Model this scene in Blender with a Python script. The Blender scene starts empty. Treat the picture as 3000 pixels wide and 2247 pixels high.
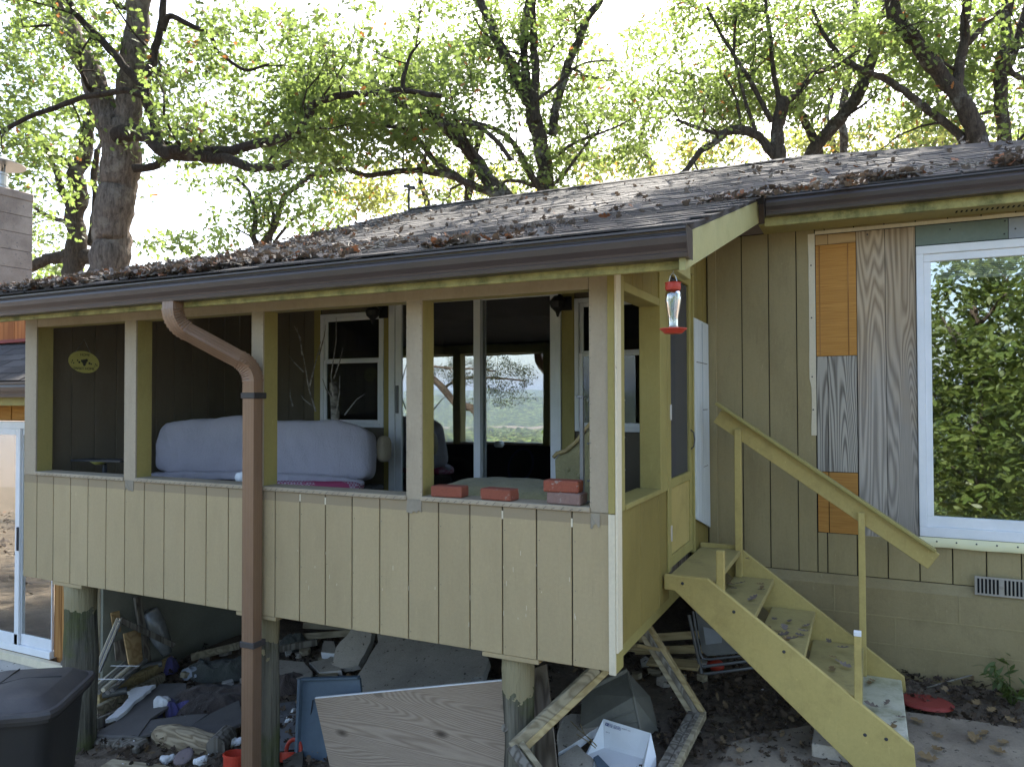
import bpy, bmesh, math, random
import numpy as np
from mathutils import Vector, Matrix, noise as mnoise
R = math.radians
random.seed(7)
rng = np.random.default_rng(11)
SC = bpy.context.scene
COL = SC.collection

# ------------------------------------------------------------------ camera
IW, IH, FPX = 3000.0, 2247.0, 2175.9
CAM = Vector((1.187, -3.653, 1.395))
yaw, pit, rol = R(-25.559), R(1.121), R(-0.159)
FW = Vector((math.sin(yaw)*math.cos(pit), math.cos(yaw)*math.cos(pit), math.sin(pit)))
RT = Vector((math.cos(yaw), -math.sin(yaw), 0)); UP = RT.cross(FW)
RT, UP = math.cos(rol)*RT + math.sin(rol)*UP, -math.sin(rol)*RT + math.cos(rol)*UP
cd = bpy.data.cameras.new('camera'); cam = bpy.data.objects.new('camera', cd); COL.objects.link(cam)
cd.sensor_width = 36; cd.lens = 36*FPX/IW; cd.clip_end = 20000; cd.clip_start = .05
cam.matrix_world = Matrix(((RT.x, UP.x, -FW.x, CAM.x), (RT.y, UP.y, -FW.y, CAM.y), (RT.z, UP.z, -FW.z, CAM.z), (0, 0, 0, 1)))
SC.camera = cam

# ------------------------------------------------------------------ light
SUN_EL, SUN_AZ = R(47), R(-14)          # azimuth measured from +Y (behind the house) towards +X
wd = bpy.data.worlds.new('World'); SC.world = wd; wd.use_nodes = True
nt = wd.node_tree
sky = nt.nodes.new('ShaderNodeTexSky'); sky.sky_type = 'NISHITA'; sky.sun_disc = False
sky.sun_elevation = SUN_EL; sky.sun_rotation = SUN_AZ; sky.air_density = 1.0; sky.dust_density = 3.0; sky.ozone_density = .5
nt.nodes['Background'].inputs['Strength'].default_value = .13
nt.links.new(sky.outputs[0], nt.nodes['Background'].inputs['Color'])
sl = bpy.data.lights.new('sun', 'SUN'); sun = bpy.data.objects.new('sun', sl); COL.objects.link(sun)
sl.energy = 4.2; sl.angle = R(.55); sl.color = (1, .94, .84)
sdir = Vector((math.sin(SUN_AZ)*math.cos(SUN_EL), math.cos(SUN_AZ)*math.cos(SUN_EL), math.sin(SUN_EL)))
sun.rotation_euler = (-sdir).to_track_quat('-Z', 'Y').to_euler()
vs = SC.view_settings; vs.view_transform = 'Standard'; vs.look = 'None'; vs.gamma = 1; vs.exposure = 2.2; vs.use_curve_mapping = False
SC.cycles.max_bounces = 8; SC.cycles.transparent_max_bounces = 12; SC.cycles.sample_clamp_indirect = 6
SC.cycles.use_denoising = True

# ------------------------------------------------------------------ picture -> place
def ray(px, py): return FW + RT*((px-IW/2)/FPX) - UP*((py-IH/2)/FPX)
def at(px, py, X=None, Y=None, Z=None, d=None):
    r = ray(px, py)
    if X is not None: t = (X-CAM.x)/r.x
    elif Y is not None: t = (Y-CAM.y)/r.y
    elif Z is not None: t = (Z-CAM.z)/r.z
    else: t = d
    return CAM + r*t
def ground(x, y):
    z = -.60 + .12*max(-4.2, min(0, x)) + .08*(max(-5, min(2.45, y))-2.45)
    if y < -5: z -= .17*(-5-y) if y > -60 else 9.35+.32*(-60-y)
    if y > 2.45: z += .03*(y-2.45)
    if z < -75: z = -75
    return z
def gat(px, py, lift=0):
    z = -.9
    for _ in range(12):
        p = at(px, py, Z=z); z = ground(p.x, p.y)+lift
    return at(px, py, Z=z)

# ------------------------------------------------------------------ mesh builder
def frame_of(d):
    d = d.normalized(); a = Vector((0, 0, 1)) if abs(d.z) < .9 else Vector((1, 0, 0))
    u = d.cross(a).normalized(); return u, d.cross(u).normalized()
class MB:
    def __init__(s): s.v = []; s.f = []
    def add(s, vs_, fs_):
        b = len(s.v); s.v += [tuple(p) for p in vs_]; s.f += [tuple(i+b for i in f) for f in fs_]; return s
    def cbox(s, c, h, M3=None, ch=.003):
        """box with chamfered edges: centre, half sizes, rotation"""
        ch = min(ch, .45*min(h)); V = []; idx = {}
        for sx in (-1, 1):
            for sy in (-1, 1):
                for sz in (-1, 1):
                    for a in range(3):
                        p = [sx*(h[0]-ch), sy*(h[1]-ch), sz*(h[2]-ch)]; p[a] = (sx, sy, sz)[a]*h[a]
                        idx[(sx, sy, sz, a)] = len(V); p = Vector(p)
                        if M3 is not None: p = M3 @ p
                        V.append(p+Vector(c))
        F = []
        for a in range(3):
            b, e = (a+1) % 3, (a+2) % 3
            for sg in (-1, 1):
                q = []
                for (sb, se) in ((-1, -1), (1, -1), (1, 1), (-1, 1)):
                    k = [0, 0, 0]; k[a] = sg; k[b] = sb; k[e] = se; q.append(idx[(*k, a)])
                F.append(q if sg > 0 else q[::-1])
        for e in range(3):
            a, b = (e+1) % 3, (e+2) % 3
            for sa in (-1, 1):
                for sb in (-1, 1):
                    k0 = [0, 0, 0]; k0[a] = sa; k0[b] = sb; k0[e] = -1; k1 = list(k0); k1[e] = 1
                    q = [idx[(*k0, a)], idx[(*k0, b)], idx[(*k1, b)], idx[(*k1, a)]]
                    F.append(q if sa*sb > 0 else q[::-1])
        for sx in (-1, 1):
            for sy in (-1, 1):
                for sz in (-1, 1):
                    q = [idx[(sx, sy, sz, 0)], idx[(sx, sy, sz, 1)], idx[(sx, sy, sz, 2)]]
                    F.append(q if sx*sy*sz > 0 else q[::-1])
        return s.add(V, F)
    def box(s, x0, x1, y0, y1, z0, z1, ch=.003):
        return s.cbox(((x0+x1)/2, (y0+y1)/2, (z0+z1)/2), (abs(x1-x0)/2, abs(y1-y0)/2, abs(z1-z0)/2), None, ch)
    def bar(s, p, q, w, t, up=(0, 0, 1), ch=.003):
        """board from p to q, width w along 'up', thickness t"""
        p, q = Vector(p), Vector(q); d = (q-p); L = d.length; d = d/L
        u = Vector(up); u = (u-d*u.dot(d)).normalized(); n = d.cross(u)
        return s.cbox((p+q)/2, (L/2, w/2, t/2), Matrix((d, u, n)).transposed(), ch)
    def tube(s, pts, rad, n=8, cap=True, jit=0):
        pts = [Vector(p) for p in pts]
        if not hasattr(rad, '__len__'): rad = [rad]*len(pts)
        V = []; F = []; u = None
        for i, p in enumerate(pts):
            d = (pts[min(i+1, len(pts)-1)]-pts[max(i-1, 0)]).normalized()
            if u is None: u, w = frame_of(d)
            else: u = (u-d*u.dot(d)).normalized(); w = d.cross(u)
            for k in range(n):
                a = 2*math.pi*k/n; r = rad[i]*(1+(random.uniform(-jit, jit) if jit else 0))
                V.append(p+u*math.cos(a)*r+w*math.sin(a)*r)
        for i in range(len(pts)-1):
            for k in range(n):
                a, b = i*n+k, i*n+(k+1) % n; F.append((a, b, b+n, a+n))
        if cap: F.append(tuple(range(n))[::-1]); F.append(tuple(range(len(V)-n, len(V))))
        return s.add(V, F)
    def lathe(s, prof, c, n=20, M3=None):
        V = []; F = []
        for (r, z) in prof:
            for k in range(n):
                a = 2*math.pi*k/n; p = Vector((r*math.cos(a), r*math.sin(a), z))
                if M3 is not None: p = M3 @ p
                V.append(p+Vector(c))
        for i in range(len(prof)-1):
            for k in range(n):
                a, b = i*n+k, i*n+(k+1) % n; F.append((a, b, b+n, a+n))
        F.append(tuple(range(n))[::-1]); F.append(tuple(range(len(V)-n, len(V))))
        return s.add(V, F)
    def plate(s, poly, t, n=None):
        """polygon in space extruded by t along its normal (n: side that stays)"""
        P = [Vector(p) for p in poly]; nn = Vector((0, 0, 0))
        for i in range(len(P)): nn += P[i].cross(P[(i+1) % len(P)])
        nn.normalize()
        if n is not None and nn.dot(Vector(n)) < 0: P = P[::-1]; nn = -nn
        k = len(P); V = P+[p-nn*t for p in P]
        F = [tuple(range(k)), tuple(range(k, 2*k))[::-1]]+[(i, i+k, (i+1) % k+k, (i+1) % k) for i in range(k)]
        return s.add(V, F)
    def sweep(s, prof, p, q, ax, ay):
        """2-D profile swept straight from p to q"""
        ax, ay = Vector(ax), Vector(ay); k = len(prof)
        V = [Vector(e)+ax*a+ay*b for e in (p, q) for (a, b) in prof]
        F = [(i, (i+1) % k, (i+1) % k+k, i+k) for i in range(k)]+[tuple(range(k))[::-1], tuple(range(k, 2*k))]
        return s.add(V, F)
    def mesh(s, name, smooth=False, recalc=False):
        m = bpy.data.meshes.new(name); m.from_pydata(s.v, [], s.f)
        if recalc:
            b = bmesh.new(); b.from_mesh(m); bmesh.ops.recalc_face_normals(b, faces=b.faces); b.to_mesh(m); b.free()
        if smooth:
            m.polygons.foreach_set('use_smooth', [True]*len(m.polygons))
        m.update(); return m
    def build(s, name, mat, parent=None, label=None, smooth=False, recalc=False, kind=None):
        return link(name, s.mesh(name, smooth, recalc), mat, parent, label, kind)
def link(name, me, mat, parent=None, label=None, kind=None):
    if mat is not None and not me.materials: me.materials.append(mat)
    o = bpy.data.objects.new(name, me); COL.objects.link(o)
    if parent is not None:
        o.parent = parent
        if parent.type == 'EMPTY': o.matrix_parent_inverse = Matrix.Translation(-parent.location)
    if label: o['label'] = label
    if kind: o['kind'] = kind
    return o
def thing(name, label, cat, loc=(0, 0, 0), group=None):
    o = bpy.data.objects.new(name, None); COL.objects.link(o); o.location = loc; o.empty_display_size = .1
    o['label'] = label; o['category'] = cat
    if group: o['group'] = group
    return o
def tag(o, label, cat, group=None):
    o['label'] = label; o['category'] = cat
    if group: o['group'] = group
    return o
def clone(o, loc, rot=None, parent=None):
    c = o.copy(); COL.objects.link(c); c.location = loc
    if rot is not None: c.rotation_euler = rot
    if parent is not None: c.parent = parent
    return c
def smooth_by_angle(o, a=40):
    o.data.polygons.foreach_set('use_smooth', [True]*len(o.data.polygons))
    m = o.modifiers.new('edge', 'EDGE_SPLIT'); m.split_angle = R(a); return o

# ------------------------------------------------------------------ materials
class N:
    def __init__(s, name):
        s.m = bpy.data.materials.new(name); s.m.use_nodes = True; s.t = s.m.node_tree
        s.b = s.t.nodes['Principled BSDF']; s.out = s.t.nodes['Material Output']
        s.pos = s.n('ShaderNodeTexCoord').outputs['Object']
    def n(s, ty, **k):
        x = s.t.nodes.new(ty)
        for a, b in k.items(): setattr(x, a, b)
        return x
    def l(s, a, b): s.t.links.new(a, b)
    def setv(s, sock, v):
        if hasattr(v, 'is_output') or isinstance(v, bpy.types.NodeSocket): s.l(v, sock)
        else: sock.default_value = v
    def mapping(s, scale=(1, 1, 1), src=None, rot=(0, 0, 0)):
        x = s.n('ShaderNodeMapping'); s.l(src or s.pos, x.inputs[0]); x.inputs['Scale'].default_value = scale; x.inputs['Rotation'].default_value = rot
        return x.outputs[0]
    def noise(s, scale, detail=3, rough=.55, st=(1, 1, 1), src=None, dist=0):
        x = s.n('ShaderNodeTexNoise'); s.l(s.mapping(st, src), x.inputs['Vector'])
        x.inputs['Scale'].default_value = scale; x.inputs['Detail'].default_value = detail; x.inputs['Roughness'].default_value = rough; x.inputs['Distortion'].default_value = dist
        return x.outputs['Fac']
    def math(s, op, a, b=0., c=0.):
        x = s.n('ShaderNodeMath', operation=op)
        for i, v in enumerate((a, b, c)): s.setv(x.inputs[i], v)
        return x.outputs[0]
    def ramp(s, f, lo, hi, interp='LINEAR'):
        x = s.n('ShaderNodeMapRange'); x.interpolation_type = 'SMOOTHSTEP' if interp == 'S' else 'LINEAR'
        s.setv(x.inputs[0], f); x.inputs[1].default_value = lo; x.inputs[2].default_value = hi; return x.outputs[0]
    def mix(s, f, a, b, blend='MIX'):
        x = s.n('ShaderNodeMix', data_type='RGBA', blend_type=blend)
        s.setv(x.inputs[0], f)
        for i, v in ((6, a), (7, b)):
            if isinstance(v, tuple): x.inputs[i].default_value = (*v, 1) if len(v) == 3 else v
            else: s.l(v, x.inputs[i])
        return x.outputs[2]
    def rand(s): return s.n('ShaderNodeObjectInfo').outputs['Random']
    def island(s): return s.n('ShaderNodeNewGeometry').outputs['Random Per Island']
    def xyz(s):
        x = s.n('ShaderNodeSeparateXYZ'); s.l(s.pos, x.inputs[0]); return x.outputs
    def scale_col(s, col, f):
        """brightness by factor socket"""
        x = s.n('ShaderNodeVectorMath', operation='SCALE'); s.l(col, x.inputs[0]); s.setv(x.inputs['Scale'], f); return x.outputs[0]
    def col(s, c): s.setv(s.b.inputs['Base Color'], c if not isinstance(c, tuple) else (*c, 1))
    def bump(s, h, strength=.3, dist=.01):
        x = s.n('ShaderNodeBump'); x.inputs['Strength'].default_value = strength; x.inputs['Distance'].default_value = dist
        s.l(h, x.inputs['Height']); s.l(x.outputs[0], s.b.inputs['Normal'])
    def fin(s, rough=.7, spec=.35, metal=0):
        s.setv(s.b.inputs['Roughness'], rough); s.b.inputs['Specular IOR Level'].default_value = spec; s.b.inputs['Metallic'].default_value = metal
        return s.m
def plain(name, c1, c2=None, scale=3, st=(1, 1, 1), rough=.7, spec=.35, metal=0, grain=40, bump=.15, rnd=.12, lo=.35, hi=.68, fine=.12):
    k = N(name); c2 = c2 or tuple(v*.75 for v in c1)
    c = k.mix(k.ramp(k.noise(scale, 5, .6, st), lo, hi), c1, c2)
    g = k.noise(grain, 3, .6, st)
    c = k.scale_col(c, k.math('ADD', k.math('MULTIPLY', g, fine*2), 1-fine))
    if rnd: c = k.scale_col(c, k.math('ADD', k.math('MULTIPLY', k.rand(), rnd*2), 1-rnd))
    k.col(c)
    if bump: k.bump(g, bump, .004)
    return k.fin(rough, spec, metal)
def painted(name, c1, c2, peel=None, peel_at=.66, moss=None, moss_at=.6, rough=.62, st=(1, 1, .35), streaks=True, band=None, grime=.42):
    """weathered paint: large tone drift, runs, specks, optional moss and peeling"""
    k = N(name)
    c = k.mix(k.ramp(k.noise(1.3, 4, .6, st), .3, .7), c1, c2)
    g = k.noise(55, 3, .65)
    c = k.scale_col(c, k.math('ADD', k.math('MULTIPLY', g, .22), .89))
    if streaks:
        r_ = k.ramp(k.noise(9, 4, .7, (6, 6, .5)), .6, .82)
        c = k.mix(k.math('MULTIPLY', r_, .35), c, tuple(v*.55 for v in c2))
    gm = k.math('MULTIPLY', k.ramp(k.noise(4.2, 7, .72, st), .48, .78), grime); c = k.mix(gm, c, (c2[0]*.42, c2[1]*.40, c2[2]*.38))
    sc_ = k.ramp(k.noise(30, 5, .72, (1, 1, .28)), .635, .69); c = k.mix(k.math('MULTIPLY', sc_, .28), c, tuple(min(1, v*1.35+.03) for v in c1))
    gr_ = k.ramp(k.noise(12, 5, .75, (7, 7, .35)), .56, .72); c = k.mix(k.math('MULTIPLY', gr_, .16), c, tuple(v*.5 for v in c2))
    sp = k.ramp(k.noise(85, 2, .5, (1, 1, .45)), .735, .765)
    c = k.mix(k.math('MULTIPLY', sp, .35), c, tuple(min(1, v*1.7) for v in c1))
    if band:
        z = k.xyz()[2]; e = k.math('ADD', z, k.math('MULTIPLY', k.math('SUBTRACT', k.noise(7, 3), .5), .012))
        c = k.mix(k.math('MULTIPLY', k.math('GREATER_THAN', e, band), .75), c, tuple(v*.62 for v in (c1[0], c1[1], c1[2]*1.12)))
    if moss:
        c = k.mix(k.ramp(k.noise(6, 6, .7), moss_at-.12, moss_at+.1), c, moss)
    c = k.scale_col(c, k.math('ADD', k.math('MULTIPLY', k.rand(), .12), .94))
    if peel:
        pf = k.ramp(k.noise(16, 5, .65, st), peel_at, peel_at+.03); c = k.mix(pf, c, peel)
        k.bump(k.math('SUBTRACT', k.math('MULTIPLY', g, .3), pf), .35, .004)
    else: k.bump(k.math('ADD', g, k.math('MULTIPLY', k.noise(12, 5, .75, (7, 7, .35)), 1.2)), .3, .004)
    k.col(c); return k.fin(rough, .3)
def wood(name, light, dark, axis='z', freq=16, along=.55, across=4.0, contrast=1., rough=.8, grey=None, fine=1., knots=False):
    """ply / plank face with contour-like cathedral grain running along one axis"""
    k = N(name); s = {'x': (along, across, across), 'z': (across, across, along), 'y': (across, along, across)}[axis]
    nz = k.noise(1.15, 2.2, .5, s, dist=.12)
    ring = k.math('PINGPONG', k.math('MULTIPLY', nz, freq), .5)
    ring = k.math('MULTIPLY', ring, 2)
    f2 = {'x': (2, 90, 90), 'z': (90, 90, 2), 'y': (90, 2, 90)}[axis]
    fib = k.noise(1.6, 4, .7, f2)
    v = k.math('ADD', k.math('MULTIPLY', k.ramp(ring, .12, .8), .75*contrast), k.math('MULTIPLY', fib, .5*fine))
    c = k.mix(k.ramp(v, .15, .95), dark, light)
    if grey:
        wz = k.math('ADD', k.noise(1.1, 5, .6, (1.5, 1.5, .8)), k.math('MULTIPLY', k.math('SUBTRACT', 1.75, k.xyz()[2]), .28))
        c = k.mix(k.ramp(wz, .36, .62), c, k.mix(k.ramp(v, .15, .95), tuple(x*.45 for x in grey), grey))
    if knots:
        vo = k.n('ShaderNodeTexVoronoi'); k.l(k.mapping({'x': (1.2, 3, 3), 'z': (3, 3, 1.2), 'y': (3, 1.2, 3)}[axis]), vo.inputs['Vector']); vo.inputs['Scale'].default_value = 1.6
        c = k.mix(k.ramp(vo.outputs['Distance'], .13, .03), c, tuple(x*.4 for x in dark))
    c = k.scale_col(c, k.math('ADD', k.math('MULTIPLY', k.rand(), .2), .9))
    k.col(c); k.bump(v, .35, .004); return k.fin(rough, .2)
def leafmat(name, c1, c2, tr, mixf=.45, rough=.5, c3=None, c3at=.9):
    k = N(name); r = k.island()
    c = k.mix(r, c1, c2)
    if c3: c = k.mix(k.math('GREATER_THAN', r, c3at), c, c3)
    k.col(c); k.fin(rough, .35)
    t = k.n('ShaderNodeBsdfTranslucent'); tc = k.mix(r, tr, tuple(x*.72 for x in tr))
    if c3: tc = k.mix(k.math('GREATER_THAN', r, c3at), tc, c3)
    k.l(tc, t.inputs['Color']); mx = k.n('ShaderNodeMixShader'); mx.inputs[0].default_value = mixf
    k.l(k.b.outputs[0], mx.inputs[1]); k.l(t.outputs[0], mx.inputs[2]); k.l(mx.outputs[0], k.out.inputs['Surface'])
    return k.m
def glassmat(name, refl=.42, tint=(.75, .8, .8), gl=(.92, .93, .92), rough=0.0):
    k = N(name); k.t.nodes.remove(k.b)
    g = k.n('ShaderNodeBsdfGlossy'); g.inputs['Roughness'].default_value = rough; g.inputs['Color'].default_value = (*gl, 1)
    bm = k.n('ShaderNodeBump'); bm.inputs['Strength'].default_value = .035; bm.inputs['Distance'].default_value = .02; k.l(k.noise(2.2, 2, .5), bm.inputs['Height']); k.l(bm.outputs[0], g.inputs['Normal'])
    t = k.n('ShaderNodeBsdfTransparent'); t.inputs['Color'].default_value = (*tint, 1)
    fr = k.n('ShaderNodeFresnel'); fr.inputs['IOR'].default_value = 1.5
    f = k.math('MINIMUM', k.math('ADD', fr.outputs[0], refl), .95)
    mx = k.n('ShaderNodeMixShader'); k.l(f, mx.inputs[0]); k.l(t.outputs[0], mx.inputs[1]); k.l(g.outputs[0], mx.inputs[2])
    k.l(mx.outputs[0], k.out.inputs['Surface']); return k.m
SIDING = painted('tan_siding_paint', (.325, .265, .135), (.29, .235, .115))
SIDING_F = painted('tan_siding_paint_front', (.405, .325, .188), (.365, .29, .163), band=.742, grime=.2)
SIDING_O = painted('end_wall_siding', (.25, .195, .055), (.215, .165, .045))  # porch end wall siding, set yellower and darker than the other siding
TRIM = painted('olive_trim_paint', (.35, .30, .105), (.30, .25, .08), peel=(.16, .11, .07), peel_at=.735)
FASCIA = painted('mossy_fascia_paint', (.43, .40, .17), (.36, .33, .12), moss=(.12, .125, .04), moss_at=.54, st=(1, 1, 1))
FRAMEG = painted('grey_screen_frame', (.39, .33, .24), (.34, .285, .20), peel=(.18, .15, .11), peel_at=.74)
STAIR = painted('stair_paint', (.50, .40, .145), (.43, .335, .115), peel=(.20, .15, .08), peel_at=.70, st=(1, 1, 1))
TREADM = painted('worn_tread_paint', (.40, .33, .135), (.33, .27, .11), moss=(.15, .135, .07), moss_at=.69, st=(1, 1, 1))
TREADW = painted('bleached_tread', (.62, .60, .50), (.42, .41, .27), moss=(.24, .235, .13), moss_at=.60, st=(1, 1, 1))
WHITETRIM = painted('peeling_white_trim', (.74, .67, .50), (.62, .55, .40), peel=(.22, .16, .11), peel_at=.69)
WHITEPL = plain('white_vinyl', (.80, .82, .84), (.70, .73, .75), rough=.4, spec=.5, bump=.03, rnd=.03, fine=.03)
CREAM = plain('cream_flashing', (.74, .70, .42), (.62, .60, .38), scale=7, rough=.35, spec=.5, bump=.25, grain=14)
WHITEBD = plain('white_primed_board', (.62, .66, .66), (.50, .54, .54), scale=4, st=(1, 6, .4), rough=.55)
GREENBD = plain('green_hardboard', (.17, .215, .18), (.14, .18, .15), rough=.6)
GREYBD = plain('grey_blue_board', (.30, .33, .37), (.25, .28, .31), rough=.6)
GUTTER = plain('dark_brown_gutter', (.060, .046, .043), (.050, .039, .037), rough=.32, spec=.5, bump=.05, grain=120, rnd=.02, fine=.2)
DSPOUT = plain('brown_downspout', (.25, .155, .095), (.20, .12, .072), scale=2, st=(1, 1, .3), rough=.38, spec=.5, bump=.03, rnd=.02)
STRAP = plain('dark_strap', (.055, .05, .048), rough=.5)
def shinglemat():
    k = N('asphalt_shingle'); r = k.n('ShaderNodeObjectInfo').outputs['Random']; i = k.island()
    c = k.mix(k.math('FRACT', k.math('ADD', r, i)), (.044, .041, .040), (.092, .086, .083))
    c = k.mix(k.ramp(k.noise(2.2, 5, .6), .4, .7), c, (.066, .061, .06))
    g = k.noise(160, 2, .6); c = k.scale_col(c, k.math('ADD', k.math('MULTIPLY', g, .7), .65)); k.col(c); k.bump(g, .5, .003); return k.fin(.9, .15)
SHINGLE = shinglemat()
def conc(name, c1, c2, st=(1, 1, 1), bump=.5, spots=(.1, .09, .07)):
    k = N(name); c = k.mix(k.ramp(k.noise(3, 6, .65, st), .32, .7), c1, c2)
    c = k.mix(k.ramp(k.noise(26, 4, .6), .62, .7), c, spots); g = k.noise(70, 4, .7)
    c = k.scale_col(c, k.math('ADD', k.math('MULTIPLY', g, .5), .75)); k.col(c); k.bump(g, bump, .006); return k.fin(.9, .15)
CONC = conc('concrete', (.50, .45, .37), (.36, .32, .265))
CONCB = conc('broken_concrete', (.52, .50, .46), (.40, .385, .35), bump=.9)
PADM = conc('weathered_concrete_pad', (.29, .245, .185), (.16, .13, .10), spots=(.05, .042, .033), bump=1.)
FOUND = painted('painted_foundation', (.275, .222, .115), (.235, .185, .09), st=(1, 1, 1))
BLOCK = conc('chimney_block', (.42, .34, .28), (.22, .17, .14), bump=.4, spots=(.16, .14, .13))
MORTAR = conc('mortar', (.17, .145, .13), (.13, .11, .10))
PLYB = wood('plywood_tan_to_grey', (.48, .38, .26), (.22, .16, .10), 'z', 58, .20, 2.6, contrast=.75, fine=1.3, grey=(.43, .385, .325))
PLYG = wood('plywood_grey', (.40, .37, .31), (.10, .085, .07), 'z', 52, .2, 3.4, fine=1.4)
PLYT = wood('plywood_tan', (.48, .33, .16), (.34, .21, .09), 'x', 9, .6, 4)
PLYO = wood('orange_stained_panel', (.50, .255, .065), (.34, .15, .035), 'x', 30, .25, 26, fine=1.3)
PLYS = wood('loose_plywood', (.36, .285, .21), (.19, .14, .10), 'x', 74, .15, 2.6, knots=True, contrast=.5, fine=1.4)
PLYD = wood('dark_plywood', (.23, .195, .155), (.10, .08, .062), 'z', 12, .6, 4)
LUMB = wood('weathered_lumber', (.36, .31, .21), (.20, .165, .105), 'x', 8, .3, 6)
LUMO = wood('tan_lumber', (.42, .33, .17), (.28, .21, .10), 'x', 8, .3, 6)
OLDW = wood('grey_old_wood', (.22, .20, .165), (.085, .072, .055), 'z', 9, .3, 6)
BROWNW = wood('brown_cedar_boards', (.40, .20, .065), (.24, .105, .03), 'z', 8, .3, 5)
REDW = wood('red_cedar_wall', (.42, .15, .045), (.27, .085, .025), 'z', 7, .25, 5)
def logmat():
    k = N('treated_log'); c = k.mix(k.ramp(k.noise(1.2, 5, .65, (16, 16, .7)), .38, .6), (.23, .215, .165), (.06, .055, .042))
    c = k.mix(k.ramp(k.noise(2.2, 5, .6), .5, .68), c, (.115, .13, .045))
    z = k.xyz()[2]; e = k.math('ADD', z, k.math('MULTIPLY', k.math('SUBTRACT', k.noise(11, 4), .5), .42))
    c = k.mix(k.math('GREATER_THAN', e, -.235), c, (.37, .32, .19)); k.col(c); k.bump(k.noise(2, 5, .75, (26, 26, .8)), 1., .03); return k.fin(.85, .2)
LOG = logmat()
def barkmat(name, c1, c2, c3, sc=1.):
    k = N(name)
    v = k.noise(3.0*sc, 6, .72, (5.5, 5.5, .8), dist=.5); v2 = k.noise(20*sc, 4, .7, (1, 1, .5))
    h = k.math('ADD', k.math('MULTIPLY', v, .7), k.math('MULTIPLY', v2, .35))
    c = k.mix(k.ramp(h, .36, .62), c2, c1); c = k.mix(k.ramp(k.noise(2.3, 5, .7), .55, .66), c, c3)
    k.col(c); k.bump(h, 1., .07); return k.fin(.92, .12)
BARK = barkmat('oak_bark', (.19, .155, .13), (.028, .022, .018), (.22, .195, .17))
BARK2 = barkmat('lichen_bark', (.10, .08, .064), (.028, .022, .018), (.22, .21, .185), 1.5)
BARK3 = barkmat('dark_limb_bark', (.065, .05, .04), (.018, .014, .012), (.085, .072, .06), 1.6)
BIRCH = plain('pale_branch_bark', (.33, .32, .29), (.08, .07, .06), scale=14, st=(1, 1, 2.2), rough=.8)
LEAF1 = leafmat('oak_leaf', (.036, .064, .019), (.074, .104, .032), (.285, .39, .095), .48, c3=(.30, .13, .04), c3at=.985)
LEAF2 = leafmat('yellow_green_leaf', (.085, .12, .022), (.15, .16, .03), (.42, .46, .12), .5, c3=(.42, .22, .05), c3at=.94)
LEAF3 = leafmat('glossy_leaf', (.046, .078, .018), (.088, .120, .030), (.22, .29, .055), .32, rough=.42)
LITTER = leafmat('dry_leaf', (.075, .06, .05), (.26, .215, .175), (.12, .08, .05), .12, .8, c3=(.24, .10, .045), c3at=.95)
PINEL = leafmat('dark_needle', (.012, .022, .009), (.03, .042, .014), (.05, .07, .02), .15)
LITTERD = leafmat('dark_wet_leaf', (.035, .025, .017), (.115, .08, .052), (.05, .03, .015), .1, .8, c3=(.20, .14, .075), c3at=.93)
FLEAF = leafmat('pale_fallen_leaf', (.30, .22, .10), (.17, .105, .055), (.25, .18, .07), .2, .75)
def soilmat():
    k = N('soil'); c = k.mix(k.ramp(k.noise(2.2, 6, .7), .3, .7), (.12, .094, .07), (.26, .212, .158))
    c = k.mix(k.ramp(k.noise(24, 5, .65), .58, .7), c, (.25, .205, .15)); g = k.noise(30, 6, .75)
    c = k.scale_col(c, k.math('ADD', k.math('MULTIPLY', g, .9), .55)); k.col(c); k.bump(g, 1, .03); return k.fin(.95, .1)
SOIL = soilmat()
GLASS = glassmat('reflecting_glass', .40)
GLASSW = glassmat('picture_window_glass', .26, (.9, .92, .92))
GLASSD = glassmat('dim_glass', .0)
CLEAR = glassmat('feeder_glass', .12, (.95, .96, .95))
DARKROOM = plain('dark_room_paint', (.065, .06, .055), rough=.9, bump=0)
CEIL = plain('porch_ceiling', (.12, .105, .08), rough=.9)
RED = plain('red_plastic', (.52, .055, .03), (.44, .045, .025), rough=.42, spec=.4, rnd=.05, bump=.05)
REDL = plain('dull_red_plastic', (.23, .035, .028), rough=.6)
BLACKPL = plain('black_plastic', (.030, .030, .030), (.022, .022, .022), rough=.55, spec=.4, grain=200, fine=.3, bump=.25)
LIDPL = plain('dusty_blue_black_plastic', (.050, .048, .050), (.078, .073, .070), scale=5, rough=.6, spec=.4, grain=160, fine=.25, bump=.2)
BLUEPL = plain('slate_blue_plastic', (.105, .145, .185), (.085, .12, .155), rough=.5, spec=.4, rnd=.03)
TOTEPL = plain('cloudy_plastic', (.17, .16, .125), (.12, .115, .09), scale=4, rough=.55)
FOAM = plain('white_foam', (.82, .83, .84), (.72, .73, .74), rough=.8, grain=60, bump=.4)
CARD = plain('white_carton', (.80, .82, .83), (.74, .76, .77), rough=.6, bump=.02, rnd=.02, fine=.04)
INK = plain('blue_ink', (.06, .08, .22), rough=.6, bump=0); INKG = plain('grey_ink', (.30, .30, .34), rough=.6, bump=0)
def fabric(name, c1, c2, sc=180):
    k = N(name); g = k.noise(sc, 2, .5); c = k.mix(k.ramp(k.noise(3, 4, .6), .35, .65), c1, c2); c = k.scale_col(c, k.math('ADD', k.math('MULTIPLY', g, .3), .85))
    k.col(c); k.bump(k.math('ADD', g, k.math('MULTIPLY', k.noise(9, 5, .65, (1, 1, .3), dist=.8), 3)), .55, .015); k.b.inputs['Sheen Weight'].default_value = .15; return k.fin(.95, .1)
SHEET = fabric('lilac_grey_sheet', (.48, .46, .525), (.43, .41, .47))
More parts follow.
